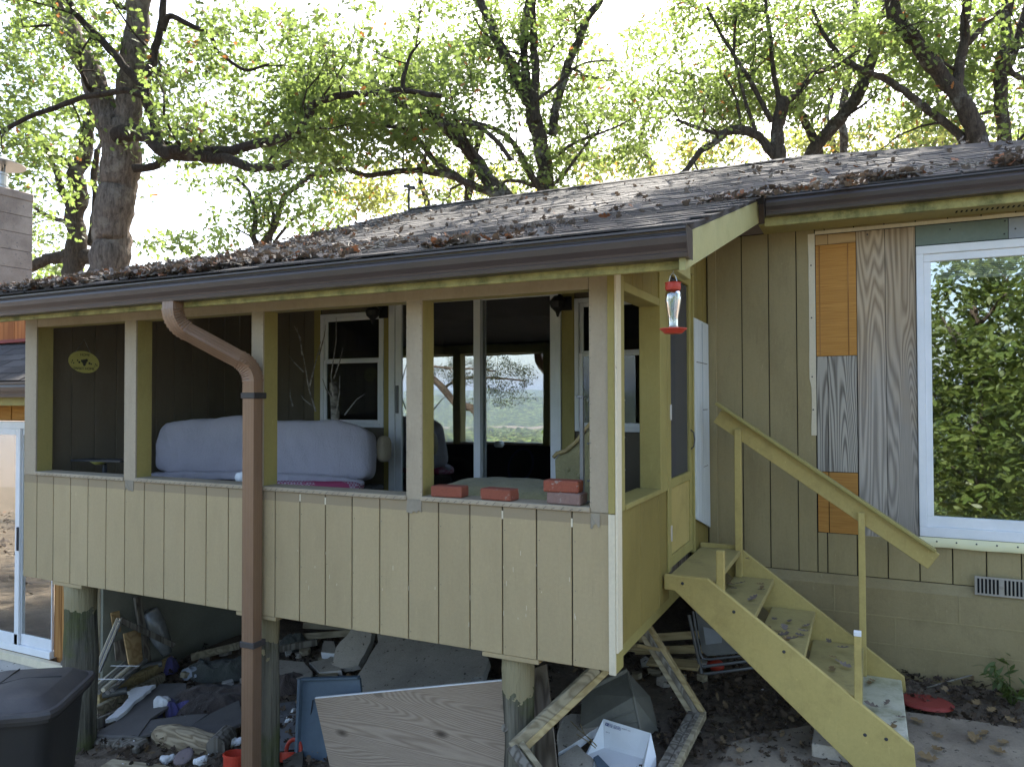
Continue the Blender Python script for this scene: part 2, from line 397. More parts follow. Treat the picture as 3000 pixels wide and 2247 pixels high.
def plaid():
    k = N('red_patchwork'); ck = k.n('ShaderNodeTexChecker'); k.l(k.pos, ck.inputs[0]); ck.inputs['Scale'].default_value = 55
    ck.inputs[1].default_value = (.40, .12, .20, 1); ck.inputs[2].default_value = (.55, .45, .52, 1); k.col(k.mix(k.ramp(k.noise(4, 2), .45, .5), ck.outputs[0], (.42, .08, .16))); return k.fin(.95, .1)
PLAID = plaid()
VELVET = fabric('gold_olive_velvet', (.34, .30, .16), (.22, .20, .11), 90)
DARKFAB = fabric('dark_fabric', (.045, .043, .045), (.03, .03, .032))
BROWNFAB = fabric('brown_cloth', (.085, .066, .058), (.05, .04, .036)); PURPLE = fabric('purple_cloth', (.11, .10, .27), (.07, .065, .16)); GREENTARP = fabric('dark_green_tarp', (.10, .105, .09), (.07, .075, .065))
PAD = plain('charcoal_foam_pad', (.115, .108, .102), (.085, .08, .076), rough=.9, grain=90, bump=.3)
METALD = plain('grey_metal', (.19, .20, .21), rough=.45, metal=.6, bump=.03); METALL = plain('bright_metal', (.50, .51, .52), (.40, .41, .42), rough=.35, metal=.9, bump=.05)
IRON = plain('dark_iron', (.06, .062, .07), rough=.5, metal=.4); BLACKM = plain('black_metal', (.018, .017, .016), rough=.5)
BRICKM = conc('clay_brick', (.30, .095, .06), (.22, .075, .05), spots=(.32, .24, .20)); BRICKG = conc('greyed_brick', (.25, .17, .145), (.20, .13, .115), spots=(.33, .28, .25))
SIGNM = plain('yellow_sign_paint', (.55, .53, .16), (.47, .45, .13), rough=.6, bump=0, rnd=0); SIGNDK = plain('dark_sign_paint', (.05, .055, .04), rough=.7, bump=0)
VENTM = plain('vent_metal', (.36, .33, .28), rough=.6); HOLE = plain('black_hollow', (.008, .008, .008), rough=1, bump=0)
SCREEN = None
def screenmat():
    k = N('insect_screen'); t = k.n('ShaderNodeBsdfTransparent'); mx = k.n('ShaderNodeMixShader'); mx.inputs[0].default_value = .62
    k.col((.085, .085, .085)); k.fin(.8, .2); k.l(t.outputs[0], mx.inputs[1]); k.l(k.b.outputs[0], mx.inputs[2]); k.l(mx.outputs[0], k.out.inputs['Surface']); return k.m
SCREEN = screenmat()
# ------------------------------------------------------------------ ground
def fbm(x, y, s, o=4):
    return mnoise.fractal(Vector((x*s, y*s, 3.1)), 1.0, 2.0, o)
def axis(a, b, fine0, fine1, step, grow=1.22):
    r = list(np.arange(fine0, fine1+1e-6, step)); s = step; v = fine1
    while v < b: s *= grow; v += s; r.append(min(v, b))
    s = step; v = fine0; l = []
    while v > a: s *= grow; v -= s; l.append(max(v, a))
    return l[::-1]+r
gx = axis(-2500, 2500, -9, 4.5, .12); gy = axis(-5200, 160, -4, 3.2, .12)
m = MB(); nx, ny = len(gx), len(gy)
for y in gy:
    for x in gx:
        z = ground(x, y)
        if -12 < x < 7 and -9 < y < 6: z += .035*fbm(x, y, 1.4)+.016*fbm(x, y, 7)
        if x < -5.3 and y > .68: z = min(z, -1.13)
        m.v.append((x, y, z))
m.f = [(j*nx+i, j*nx+i+1, (j+1)*nx+i+1, (j+1)*nx+i) for j in range(ny-1) for i in range(nx-1)]
m.build('ground', SOIL, smooth=True, kind='structure')
# wooded valley and ridges seen mirrored in the glass
def forestmat(name, cs):
    k = N(name); c = k.mix(k.ramp(k.noise(.05, 4, .6), .35, .65), cs[0], cs[1]); c = k.mix(k.ramp(k.noise(.16, 3, .6), .55, .7), c, cs[2])
    vo = k.n('ShaderNodeTexVoronoi'); k.l(k.pos, vo.inputs['Vector']); vo.inputs['Scale'].default_value = .11; sp_ = k.n('ShaderNodeSeparateColor'); k.l(vo.outputs['Color'], sp_.inputs[0])
    c = k.scale_col(c, k.math('ADD', k.math('MULTIPLY', k.math('POWER', sp_.outputs[0], 2.), 2.2), .3)); k.col(c); k.bump(k.noise(.5, 4, .7), 1, 2.); return k.fin(.9, .1)
FORM = forestmat('forest_canopy', ((.035, .055, .018), (.07, .09, .026), (.12, .11, .04)))
def forest(name, r0, r1, nr, na, a0, a1, hfun, amp, cell, label, seed):
    m = MB(); V = []
    for i in range(nr):
        r = r0*(r1/r0)**(i/(nr-1))
        for j in range(na):
            a = a0+(a1-a0)*j/(na-1); x, y = CAM.x+math.sin(a)*r, CAM.y+math.cos(a)*r
            h = hfun(r, a)
            d = mnoise.voronoi(Vector((x/cell, y/cell, seed)))[0][0]
            h += amp*min(1, r/170)*(1-1.3*d)*(1+.4*mnoise.noise(Vector((x/60, y/60, 0))))
            V.append((x, y, h))
    m.v = V; m.f = [(i*na+j, i*na+j+1, (i+1)*na+j+1, (i+1)*na+j) for i in range(nr-1) for j in range(na-1)]
    o = m.build(name, FORM, smooth=True, kind='stuff'); o['label'] = label; return o
fa0, fa1 = R(-205), R(-125)
forest('forest', 32, 1500, 270, 300, fa0, fa1, lambda r, a: -6.6-4.4*min(1, (r-32)/38)-27*max(0, min(1, (r-70)/400))-24*max(0, min(1, (r-400)/900)), 9, 11, 'pale green wooded valley mirrored in the sliding glass door', 1.)
for i, (rr, hh, s) in enumerate(((2600, 2, 2.1), (4300, 44, 5.7))):
    m = MB(); na = 220
    for k_, (dr, hf) in enumerate(((-700, -85), (-250, .25), (0, 1), (500, .2))):
        for j in range(na):
            a = fa0-.15+(fa1-fa0+.3)*j/(na-1); x, y = CAM.x+math.sin(a)*(rr+dr), CAM.y+math.cos(a)*(rr+dr)
            top = hh+26*mnoise.noise(Vector((a*7, s, 0)))+11*mnoise.noise(Vector((a*23, s, 1)))+3*mnoise.noise(Vector((a*140, s, 1)))
            m.v.append((x, y, hf if hf < -50 else -60+(top+60)*hf if hf < 1 else top))
    m.f = [(k_*na+j, k_*na+j+1, (k_+1)*na+j+1, (k_+1)*na+j) for k_ in range(3) for j in range(na-1)]
    m.build('hill', FORM, smooth=True, kind='structure')

# ------------------------------------------------------------------ house
D = 2.45
house = thing('house', 'tan wooden house with dark shingle roof littered with leaves', 'house', (-1, 4, -.6))
XL, XR = -4.97, .47
S1, S2, YE, ZE, YB, YRG = .293, .365, -.42, 2.145, 2.0, 5.75
ZB = ZE+S1*(YB-YE); ZR = ZB+S2*(YRG-YB)
def zroof(y): return ZE+S1*(y-YE) if y < YB else ZB+S2*(y-YB)
HX0 = .52                                                   # the ridge ends here and a hip runs down to the right
HX1 = HX0+(YRG-YB)*.98
m = MB()
def roofslab(poly): m.plate(poly, .05, (0, 0, 1))
roofslab([(XL, YE, ZE), (XR, YE, ZE), (XR, YB, ZB), (XL, YB, ZB)])
roofslab([(XL, YB, ZB), (HX1, YB, ZB), (HX0, YRG, ZR), (XL, YRG, ZR)])
roofslab([(HX1, YB, ZB), (HX1, 9.5, ZB), (HX0, YRG, ZR)])
roofslab([(XL, YRG, ZR), (HX0, YRG, ZR), (HX1, 9.5, ZB), (XL, 9.5, ZB)])
roof = m.build('roof', SHINGLE, house, 'weathered brown asphalt shingle roof strewn with dry leaves')
# shingles: separate tabs near the camera, the rest joined
TW, TE = .31, .142
tab = MB(); tab.add([(-.152, 0, .006), (.152, 0, .006), (.152, .26, .0), (-.152, .26, .0), (-.152, 0, -.003), (.152, 0, -.003), (.152, .26, -.004), (-.152, .26, -.004)],
                    [(0, 1, 2, 3), (4, 7, 6, 5), (0, 4, 5, 1), (1, 5, 6, 2), (2, 6, 7, 3), (3, 7, 4, 0)])
tabm = tab.mesh('shingle'); tabm.materials.append(SHINGLE)
spots = []
for (ya, yb, xa, xbf, s) in ((YE-.03, YB-.02, XL-.02, lambda y: XR+.02, S1), (YB-.02, YRG, XL-.02, lambda y: HX0+(YRG-y)*.98, S2)):
    al = math.atan(s); n = int((yb-ya)/math.cos(al)/TE)
    for r_ in range(n+1):
        y = ya+r_*TE*math.cos(al); x = xa+(r_ % 3)*TW/3+TW*.3
        while x < xbf(y)-.06:
            if not (y < YB-.05 and x > XR): spots.append((x+random.uniform(-.006, .006), y+random.uniform(-.006, .006), zroof(y)+.007+random.uniform(0, .004), al, random.uniform(-.012, .012)))
            x += TW
spots.sort(key=lambda p: (Vector(p[:3])-CAM).length)
proto = None
for p in spots[:300]:
    o = bpy.data.objects.new('shingle', tabm); COL.objects.link(o); o.location = p[:3]; o.rotation_euler = (p[3], 0, p[4]); o.parent = roof
rest = MB(); tv = [Vector(v) for v in tab.v]
for p in spots[300:]:
    E3 = Matrix.Rotation(p[4], 3, 'Z') @ Matrix.Rotation(p[3], 3, 'X')
    rest.add([E3 @ v+Vector(p[:3]) for v in tv], tab.f)
rest.build('shingle_courses', SHINGLE, roof, kind='stuff')
MB().sweep([(-.1, -.03), (0, .02), (.1, -.03), (0, -.012)], (XL, YRG, ZR+.02), (HX0, YRG, ZR+.02), (0, 1, 0), (0, 0, 1)).build('ridge_cap', SHINGLE, roof)
MB().sweep([(-.08, -.03), (0, .018), (.08, -.03), (0, -.012)], (HX0, YRG, ZR+.02), (HX1, YB, ZB+.02), (.7, .7, 0), (0, 0, 1)).build('hip_cap', SHINGLE, roof)
# fascias, rakes, soffits, gutters
MB().box(XL, XR-.02, -.345, -.318, 1.968, 2.135).build('fascia_board', FASCIA, house, 'mossy olive board under the front gutter')
MB().box(XR+.045, HX1, 2.085, 2.112, 2.655, 2.83).build('fascia_board', FASCIA, house, 'mossy olive board under the upper gutter')
m = MB(); m.plate([(XL, -.318, 1.985), (XR-.03, -.318, 1.985), (XR-.03, .0, 2.062), (XL, .0, 2.062)], .012, (0, 0, -1)); m.build('soffit', TRIM, house)
m = MB(); m.box(XR, HX1, 2.112, D-.015, 2.67, 2.684); m.build('soffit', TRIM, house)
for i in range(46): MB().box(1.75+i*.03, 1.762+i*.03, 2.24, 2.30, 2.6675, 2.6695, .001).build('vent_slot', HOLE, bpy.data.objects['soffit.001']) if i < 24 else None
def rake(x, ya, yb, w, name, lab, th=.028):
    za, zb = zroof(ya)-.035, zroof(yb)-.035
    m = MB(); m.plate([(x, ya, za), (x, yb, zb), (x, yb, zb-w), (x, ya, za-w*.98)], th, (1, 0, 0)); return m.build(name, TRIM, house, lab)
RAKE = painted('pale_rake_paint', (.43, .405, .185), (.37, .35, .15), peel=(.22, .17, .1), peel_at=.76, st=(1, 1, 1))
ra = rake(XR+.005, -.40, 2.09, .165, 'rake_board', 'pale olive board sloping along the porch roof end'); ra.data.materials[0] = RAKE
MB().plate([(XR-.03, -.30, 2.00), (XR-.03, 2.1, 2.69), (0.02, 2.1, 2.69), (.02, -.30, 2.00)], .012, (0, 0, -1)).build('soffit', TRIM, house)
MB().plate([(XL, -.40, zroof(-.40)-.05), (XL, YB, ZB-.05), (XL, YRG, ZR-.05), (XL, YRG, ZR-.2), (XL, YB, ZB-.2), (XL, -.40, zroof(-.4)-.2)], .028, (-1, 0, 0)).build('rake_board', RAKE, house)
gp = [(0, 0), (-.012, .0), (-.016, .008), (-.006, .012), (.0, .012), (.006, -.012), (-.004, -.05), (.022, -.085), (.03, -.11), (.06, -.117), (.105, -.117), (.105, .0), (.098, .0), (.098, -.109), (.036, -.106), (.01, -.05), (.012, 0)]
gp = [(0, .0), (-.010, .0), (-.010, .010), (.006, .012), (.010, -.008), (.004, -.03), (.010, -.058), (.026, -.082), (.030, -.094), (.024, -.098), (.028, -.117), (.115, -.117), (.115, .005), (.107, .005), (.107, -.109), (.04, -.109), (.016, -.058), (.012, .0)]
def gutter(x0, x1, y, z, lab, tilt=0):
    m = MB(); m.sweep(gp, (x0, y, z), (x1, y, z+tilt), (0, 1, 0), (0, 0, 1)); g = m.build('gutter', GUTTER, house, lab, recalc=True)
    e = MB(); e.plate([(x1+.003, y-.014, z+.016+tilt), (x1+.003, y+.115, z+.012+tilt), (x1+.003, y+.115, z-.12+tilt), (x1+.003, y+.024, z-.12+tilt), (x1+.003, y+.0, z-.058+tilt)], .004, (1, 0, 0)); e.build('end_cap', GUTTER, g)
    return g
g1 = gutter(XL-.06, .492, -.455, 2.112, 'dark brown gutter along the porch eave', .012)
g2 = gutter(.535, HX1+.1, 1.975, 2.835, 'dark brown gutter above the picture window', 0)
o = bpy.data.objects['end_cap.001']; o.location.x = -(HX1+.1)+.535-.01
MB().box(-4.97, .485, -.452, -.34, 2.106, 2.110, .0005).build('gutter_guard', IRON, g1)
MB().box(.54, HX1, 1.978, 2.085, 2.829, 2.833, .0005).build('gutter_guard', IRON, g2)
# ---- siding helper
def planks(parent, mat, edges, z0, z1, y, th=.012, gap=.007, axis_='x', label=None, x=None):
    for a, b in zip(edges[:-1], edges[1:]):
        m = MB()
        if axis_ == 'x': m.box(a+gap/2, b-gap/2, y, y+th, z0, z1, .0025)
        else: m.box(x-th, x, a+gap/2, b-gap/2, z0, z1, .0025)
        m.build('siding_plank', mat, parent, label)
G = .2032
# right wall
e0 = [.035, .092]+[.092+G*k for k in range(1, 16)]
wall = MB().box(.03, 1.56, D+.002, D+.06, .06, 2.68).build('wall', HOLE, house)
MB().box(1.561, 3.3, D+.002, D+.06, .06, .468).build('wall_infill', HOLE, wall); MB().box(1.561, 3.3, D+.002, D+.06, 2.43, 2.68).build('wall_infill', HOLE, wall)
ed = [e for e in e0 if e <= .71]+[.836]
planks(wall, SIDING, ed, .075, 2.672, D-.012)
planks(wall, SIDING, [.836]+[e for e in e0 if e > .85], .075, .372, D-.012)
planks(wall, SIDING, [.836]+[e for e in e0 if e > .85], 2.642, 2.672, D-.012)
MB().box(.033, .10, D-.034, D-.0125, .06, 2.672).build('corner_board', SIDING, wall)
# torn strip and patches of bare board round the window
def patch(name, mat, x0, x1, z0, z1, lab, y=D-.006, th=.007): return MB().box(x0, x1, y, y+th, z0, z1, .0015).build(name, mat, house, lab)
m = MB(); pts = []
zs = np.linspace(1.105, 2.64, 26)
L_ = [(.792+.010*mnoise.noise(Vector((z*4, 0, 0)))+(.012 if z < 1.5 else 0), z) for z in zs]
m.plate([(x, D-.016, z) for x, z in L_]+[(.838, D-.016, 2.64), (.838, D-.016, 1.105)], .006, (0, -1, 0)); m.build('torn_siding_edge', WHITETRIM, house, 'ragged white strip where siding was torn away')
m = MB(); xs = np.linspace(.84, 3.2, 40)
m.plate([(x, D-.016, 2.638+.02+.006*mnoise.noise(Vector((x*5, 1, 0)))) for x in xs]+[(3.2, D-.016, 2.635), (.84, D-.016, 2.632)], .006, (0, -1, 0)); m.build('torn_siding_edge', WHITETRIM, house)
patch('plywood_patch', PLYT, .842, .928, 2.553, 2.628, 'small tan plywood offcut at the top of the patch'); patch('plywood_patch', PLYT, .931, 1.121, 2.553, 2.628, None)
pr = patch('reeded_panel', PLYO, .842, 1.121, 1.706, 2.55, 'orange reeded wood panel beside grey plywood', D-.004)
for x in (.868, 1.066): MB().box(x-.004, x+.004, D-.0065, D-.0045, 1.71, 2.546, .001).build('batten_line', BROWNW, pr)
patch('weathered_panel', PLYG, .842, .918, .834, 1.703, 'grey weathered knotty plywood below the orange panel'); patch('weathered_panel', PLYG, .922, 1.118, .834, 1.703, None)
patch('bare_panel', PLYO, .842, .916, .376, .83, None); patch('bare_panel', PLYO, .921, 1.118, .376, .83, 'orange bare wood panel at the bottom of the patch')
patch('plywood_strip', PLYB, 1.125, 1.313, .36, 2.628, 'tall plywood strip, tan above and weathered grey below'); patch('plywood_strip', PLYB, 1.3165, 1.511, .36, 2.628, None)
patch('green_board', GREENBD, 1.515, 2.078, 2.487, 2.628, 'green board above the picture window', D-.008); patch('grey_board', GREYBD, 2.081, 3.0, 2.487, 2.628, None, D-.008)
for (x, z) in ((1.73, 2.585), (2.06, 2.61), (2.055, 2.52), (2.12, 2.55), (1.20, 2.6), (.81, 2.4), (.81, 2.0), (.81, 1.55), (.815, 1.3)):
    MB().lathe([(.006, 0), (.006, .003), (.0, .004)], (x, D-.009 if x > 1 else D-.0165, z), 8, Matrix.Rotation(R(90), 3, 'X')).build('nail_head', IRON, wall)
# picture window
pw = MB(); pw.box(1.515, 3.15, D-.03, D+.04, .40, .47); pw.box(1.515, 3.15, D-.03, D+.04, 2.42, 2.478); pw.box(1.515, 1.562, D-.0305, D+.04, .4705, 2.4195)
picwin = pw.build('picture_window', WHITEPL, house, 'large white vinyl picture window mirroring leafy trees')
m = MB(); m.box(1.5625, 3.15, D-.015, D+.03, .4705, .545); m.box(1.5625, 3.15, D-.015, D+.03, 2.365, 2.4195); m.box(1.5625, 1.607, D-.0155, D+.03, .5455, 2.3645); m.build('sash', WHITEPL, picwin)
MB().box(1.6075, 3.15, D+.005, D+.011, .5455, 2.3645, .0005).build('pane', GLASSW, picwin)
for k_ in range(8): MB().box(1.61, 3.1, D+.045, D+.07, 2.255+k_*.013, 2.262+k_*.013, .001).build('blind_slat', WHITEPL, picwin)
MB().box(1.61, 3.1, D+.04, D+.075, 2.2365, 2.252, .002).build('blind_rail', WHITEPL, picwin)
MB().box(1.61, 3.1, D+.04, D+.075, 2.335, 2.365, .002).build('blind_rail', WHITEPL, picwin)
m = MB(); nn = 40
for i in range(nn+1):
    x = 1.51+1.65*i/nn; w = .004*mnoise.noise(Vector((x*5, 0, 2)))
    m.v += [(x, D-.03, .398), (x, D-.036+w, .375), (x, D-.05+2*w, .335+w), (x, D-.045+2*w, .330+w)]
m.f = [(4*i+j, 4*i+j+1, 4*i+j+5, 4*i+j+4) for i in range(nn) for j in range(3)]
fl = m.build('sill_flashing', CREAM, picwin, smooth=True)
for x in (1.62, 1.74, 1.86, 1.98, 2.1): MB().lathe([(.006, 0), (.006, .003), (.0, .004)], (x, D-.040, .372), 8, Matrix.Rotation(R(90), 3, 'X')).build('screw', IRON, fl)
# foundation
fo = MB(); fo.add([(0.12, D-.012, .07), (3.3, D-.012, .07), (3.3, D-.06, .005), (.12, D-.06, .005), (.12, D-.062, -1.2), (3.3, D-.062, -1.2), (.12, D+.1, -1.2), (3.3, D+.1, -1.2), (.12, D+.1, .07), (3.3, D+.1, .07)],
               [(0, 1, 2, 3)[::-1], (3, 2, 5, 4)[::-1], (4, 5, 7, 6)[::-1], (8, 9, 1, 0)[::-1], (0, 3, 4, 6, 8)[::-1], (1, 9, 7, 5, 2)[::-1]])
found = fo.build('foundation_wall', FOUND, house, 'tan painted concrete foundation with faint block joints', recalc=True)
for z in (-.19, -.39): MB().box(.13, 3.29, D-.0635, D-.0615, z-.004, z+.004, .001).build('block_joint', SIDING, found)
for i, x in enumerate((.55, .95, 1.35, 1.75, 2.15)): MB().box(x-.004, x+.004, D-.0635, D-.0615, (-.186 if i % 2 else -.386), (.0 if i % 2 else -.194), .001).build('block_joint', SIDING, found)
vent = MB().box(1.842, 2.15, D-.072, D-.0655, .03, .158, .002).build('crawl_vent', VENTM, house, 'louvred crawl space vent in the foundation')
for i in range(13):
    if i not in (6,): MB().box(1.858+i*.0225, 1.870+i*.0225, D-.0755, D-.0722, .045, .145, .0008).build('slot', HOLE, vent)
MB().lathe([(.012, 0), (.012, .006), (.0, .007)], (1.999, D-.073, .095), 10, Matrix.Rotation(R(90), 3, 'X')).build('screw', VENTM, vent)
# back wall inside the porch
bw = MB(); y0 = D
SIDB = painted('shaded_porch_siding', (.15, .125, .085), (.125, .105, .07))  # same tan siding, with the porch shade put into its base colour
bwall = MB().box(-4.76, -3.93, D+.002, D+.06, .2, 2.6).build('back_wall', HOLE, house)
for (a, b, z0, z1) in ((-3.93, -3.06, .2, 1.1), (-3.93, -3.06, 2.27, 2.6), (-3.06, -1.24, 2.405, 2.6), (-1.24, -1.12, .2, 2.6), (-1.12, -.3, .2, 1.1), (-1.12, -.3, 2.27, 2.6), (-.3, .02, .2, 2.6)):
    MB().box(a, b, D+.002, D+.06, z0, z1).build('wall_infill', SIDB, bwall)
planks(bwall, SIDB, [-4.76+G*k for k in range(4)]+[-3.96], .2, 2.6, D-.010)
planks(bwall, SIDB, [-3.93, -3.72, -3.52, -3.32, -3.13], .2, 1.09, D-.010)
def dhung(x0, x1, z0, z1, lab):
    m = MB(); fr = .04
    m.box(x0, x0+fr, D-.03, D+.05, z0, z1); m.box(x1-fr, x1, D-.03, D+.05, z0, z1); m.box(x0+fr, x1-fr, D-.03, D+.05, z1-fr, z1); m.box(x0+fr, x1-fr, D-.03, D+.05, z0, z0+fr)
    w = m.build('double_hung_window', WHITEPL, house, lab); zm = 1.767
    for (za, zb, dy, nm) in ((zm, z1-fr, .02, 'upper_sash'), (z0+fr, zm+.02, 0, 'lower_sash')):
        s = MB(); t = .035; a, b = x0+fr, x1-fr
        s.box(a, a+t, D-.02+dy, D+dy, za, zb); s.box(b-t, b, D-.02+dy, D+dy, za, zb); s.box(a+t, b-t, D-.02+dy, D+dy, zb-t, zb); s.box(a+t, b-t, D-.02+dy, D+dy, za, za+t)
        s.build(nm, WHITEPL, w); MB().box(a+t, b-t, D-.012+dy, D-.008+dy, za+t, zb-t, .0005).build('pane', GLASSD, w)
    return w
dhung(-3.92, -3.13, 1.105, 2.262, 'white double-hung window behind the covered mattress'); dhung(-1.115, -.35, 1.105, 2.262, 'white double-hung window seen at the porch corner')
MB().box(-4.005, -3.925, D-.022, D-.0105, 1.05, 2.33).build('window_casing', TRIM, house); MB().box(-3.128, -3.062, D-.022, D-.0105, .25, 2.33).build('window_casing', TRIM, house)
MB().box(-1.238, -1.12, D-.022, D-.0, .25, 2.33).build('window_casing', TRIM, house)
sd = MB(); sd.box(-3.06, -2.99, D-.04, D+.08, .25, 2.40); sd.box(-1.29, -1.24, D-.04, D+.08, .25, 2.40); sd.box(-2.99, -1.29, D-.04, D+.08, 2.36, 2.40); sd.box(-2.99, -1.29, D-.04, D+.08, .25, .29)
sdoor = sd.build('sliding_door', WHITEPL, house, 'white framed sliding glass door mirroring a wooded valley')
for (a, b, y) in ((-2.985, -2.045, D-.03), (-2.12, -1.295, D+.02)):
    s = MB(); t = .07; s.box(a, a+t, y, y+.035, .292, 2.358); s.box(b-t, b, y, y+.035, .292, 2.358); s.box(a+t, b-t, y, y+.035, 2.31, 2.358); s.box(a+t, b-t, y, y+.035, .292, .37)
    p_ = s.build('door_panel', WHITEPL, sdoor); MB().box(a+t, b-t, y+.014, y+.02, .37, 2.31, .0005).build('pane', GLASS, sdoor)
MB().box(-2.972, -2.945, D-.05, D-.0305, 1.25, 1.52).build('handle', METALD, sdoor)
# rooms behind the glass
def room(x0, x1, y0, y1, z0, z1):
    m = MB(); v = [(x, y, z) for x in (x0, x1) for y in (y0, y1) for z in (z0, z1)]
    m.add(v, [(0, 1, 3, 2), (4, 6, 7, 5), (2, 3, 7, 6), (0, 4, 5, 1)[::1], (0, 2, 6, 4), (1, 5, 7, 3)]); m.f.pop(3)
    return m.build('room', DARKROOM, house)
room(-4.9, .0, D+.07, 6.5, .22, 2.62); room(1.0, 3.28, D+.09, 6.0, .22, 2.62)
# body of the house behind
MB().box(-4.9, 3.25, 6.6, 6.7, -1.2, 2.7).build('rear_wall', SIDING, house); MB().box(3.2, 3.28, D+.1, 6.59, -1.2, 2.68).build('end_wall', SIDING, house)
MB().box(-4.92, -4.87, D+.07, 6.59, -1.2, 2.75).build('end_wall', SIDING, house)
MB().plate([(-4.88, 2.3, 2.7), (-4.88, YRG, ZR-.08), (-4.88, 9.3, 2.75)], .05, (-1, 0, 0)).build('gable_wall', SIDING, house)

# ------------------------------------------------------------------ porch
porch = thing('porch', 'open tan porch on log posts with four wide front openings', 'porch', (-2.4, .1, -1.0))
knee = MB().box(-4.85, .0, .013, .05, .01, .795).build('knee_wall', HOLE, porch)
fe = [-4.852]+[-.215-G*(i-1) for i in range(23, 0, -1)]+[-.002]
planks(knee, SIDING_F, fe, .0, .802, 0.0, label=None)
posts = [(-4.852, -4.707), (-3.684, -3.561), (-2.455, -2.354), (-1.247, -1.139), (-.116, .0)]
for i, (a, b) in enumerate(posts):
    m = MB(); m.box(a, b, .0005, .014, .8035, 2.03, .002)
    f_ = m.build('post_face', FRAMEG, porch)
    MB().box(a+.008, b-.0015, .0145, .137, .80, 2.045, .003).build('porch_post', TRIM, porch)
    for k_ in range(16):   # staples along the stapled edge
        for xe in (a+.006, b-.006):
            z = .86+k_*.073+random.uniform(-.012, .012); MB().bar((xe-.004, -.001, z), (xe+.004, -.001, z+random.uniform(-.004, .004)), .0018, .0015, (0, 0, 1), .0003).build('staple', IRON, f_)
MB().box(-4.852, .0, .0005, .0145, 2.0305, 2.075).build('header_face', SIDING_F, porch)
hd = MB().box(-4.84, -.002, .015, .137, 1.965, 2.07).build('header', TRIM, porch)
MB().box(-4.70, -.118, -.001, .0142, 1.962, 2.0295).build('header_strip', FRAMEG, porch)
for (a, b) in ((-4.707, -3.684), (-3.561, -2.455), (-2.354, -1.247), (-1.139, -.116)):
    m = MB(); m.box(a-.004, b+.004, -.012, .15, .8025, .830, .004); s_ = m.build('sill', FRAMEG, porch)
    x = a+.03
    while x < b-.02:
        MB().bar((x, -.0128, .808), (x+.018, -.0128, .822+random.uniform(-.006, .004)), .0022, .001, (0, 0, 1), .0003).build('staple', IRON, s_); x += .05+random.uniform(-.008, .008)
# torn screen rags hanging at the posts
for (x, z, w) in ((-1.19, .80, .10), (-.085, .79, .05), (-3.62, .80, .09)):
    m = MB(); P = []
    for i in range(7):
        xx = x-w/2+w*i/6; P.append((xx, -.004+random.uniform(-.004, .002), z-.055+random.uniform(-.02, .012)))
    m.plate([(x+w/2, -.003, z+.01), (x-w/2, -.003, z+.01)]+P, .002, (0, -1, 0)); m.build('torn_screen', plain('screen_rag', (.33, .29, .22), rough=.9) if 'screen_rag' not in bpy.data.materials else bpy.data.materials['screen_rag'], porch)
# paint chips on the knee wall
for i in range(26):
    x = random.uniform(-2.2, -.1); z = random.uniform(.1, .55); h = random.uniform(.008, .03)
    MB().box(x-.0013, x+.0013, -.0014, -.0006, z, z+h, .0003).build('paint_fleck', WHITETRIM, knee)
for (gx_, z) in ((-2.45, .77), (-2.04, .77), (-1.84, .76), (-.62, .755), (-.215, .74)):
    MB().box(gx_-.005, gx_+.005, -.0016, -.0008, z-.02, z+.025, .0004).build('paint_chip', WHITETRIM, knee)
# corner trim, end wall
MB().box(-.012, .024, -.014, -.0008, -.012, .80, .002).build('corner_trim', WHITETRIM, porch, 'peeling white corner trim board')
MB().box(-.012, .024, -.014, -.0008, .803, 2.04, .002).build('corner_trim', TRIM, porch)
MB().box(.0245, .036, -.010, .07, .10, 2.04, .002).build('corner_trim', WHITETRIM, porch)
MB().box(.001, .024, .0, .12, -.01, .0995, .004).build('corner_block', TRIM, porch)
side = MB().box(-.02, .0, .055, 1.10, .105, .80).build('end_wall', HOLE, porch)
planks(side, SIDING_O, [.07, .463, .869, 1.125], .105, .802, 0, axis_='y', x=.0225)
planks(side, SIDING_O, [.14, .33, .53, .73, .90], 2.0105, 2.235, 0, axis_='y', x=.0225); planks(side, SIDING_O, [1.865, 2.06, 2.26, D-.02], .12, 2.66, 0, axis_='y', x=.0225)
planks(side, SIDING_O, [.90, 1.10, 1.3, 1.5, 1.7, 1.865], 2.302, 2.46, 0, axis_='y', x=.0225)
MB().box(-.10, .030, .072, .145, .803, 2.04, .003).build('porch_post', TRIM, porch)
MB().box(-.10, .034, .885, 1.06, .803, 2.30, .003).build('porch_post', TRIM, porch)
MB().box(.0235, .0355, 1.0615, 1.128, .28, 2.30, .002).build('door_jamb', TRIM, porch); MB().box(-.1, .0345, 1.852, 1.90, .26, 2.30, .002).build('door_jamb', TRIM, porch)
MB().box(-.12, .037, .146, .884, .803, .832, .004).build('sill', TRIM, porch); MB().box(-.10, .031, .146, .884, 1.962, 2.01, .003).build('header', TRIM, porch)
MB().box(-.06, .0355, 1.0615, 1.90, 2.3005, 2.36, .003).build('door_head', TRIM, porch)
MB().box(.02, .30, .03, .07, 2.06, 2.15, .003).build('lookout_block', TRIM, porch); MB().box(.24, .28, .071, .62, 2.07, 2.15, .003).build('lookout_block', RAKE, porch)
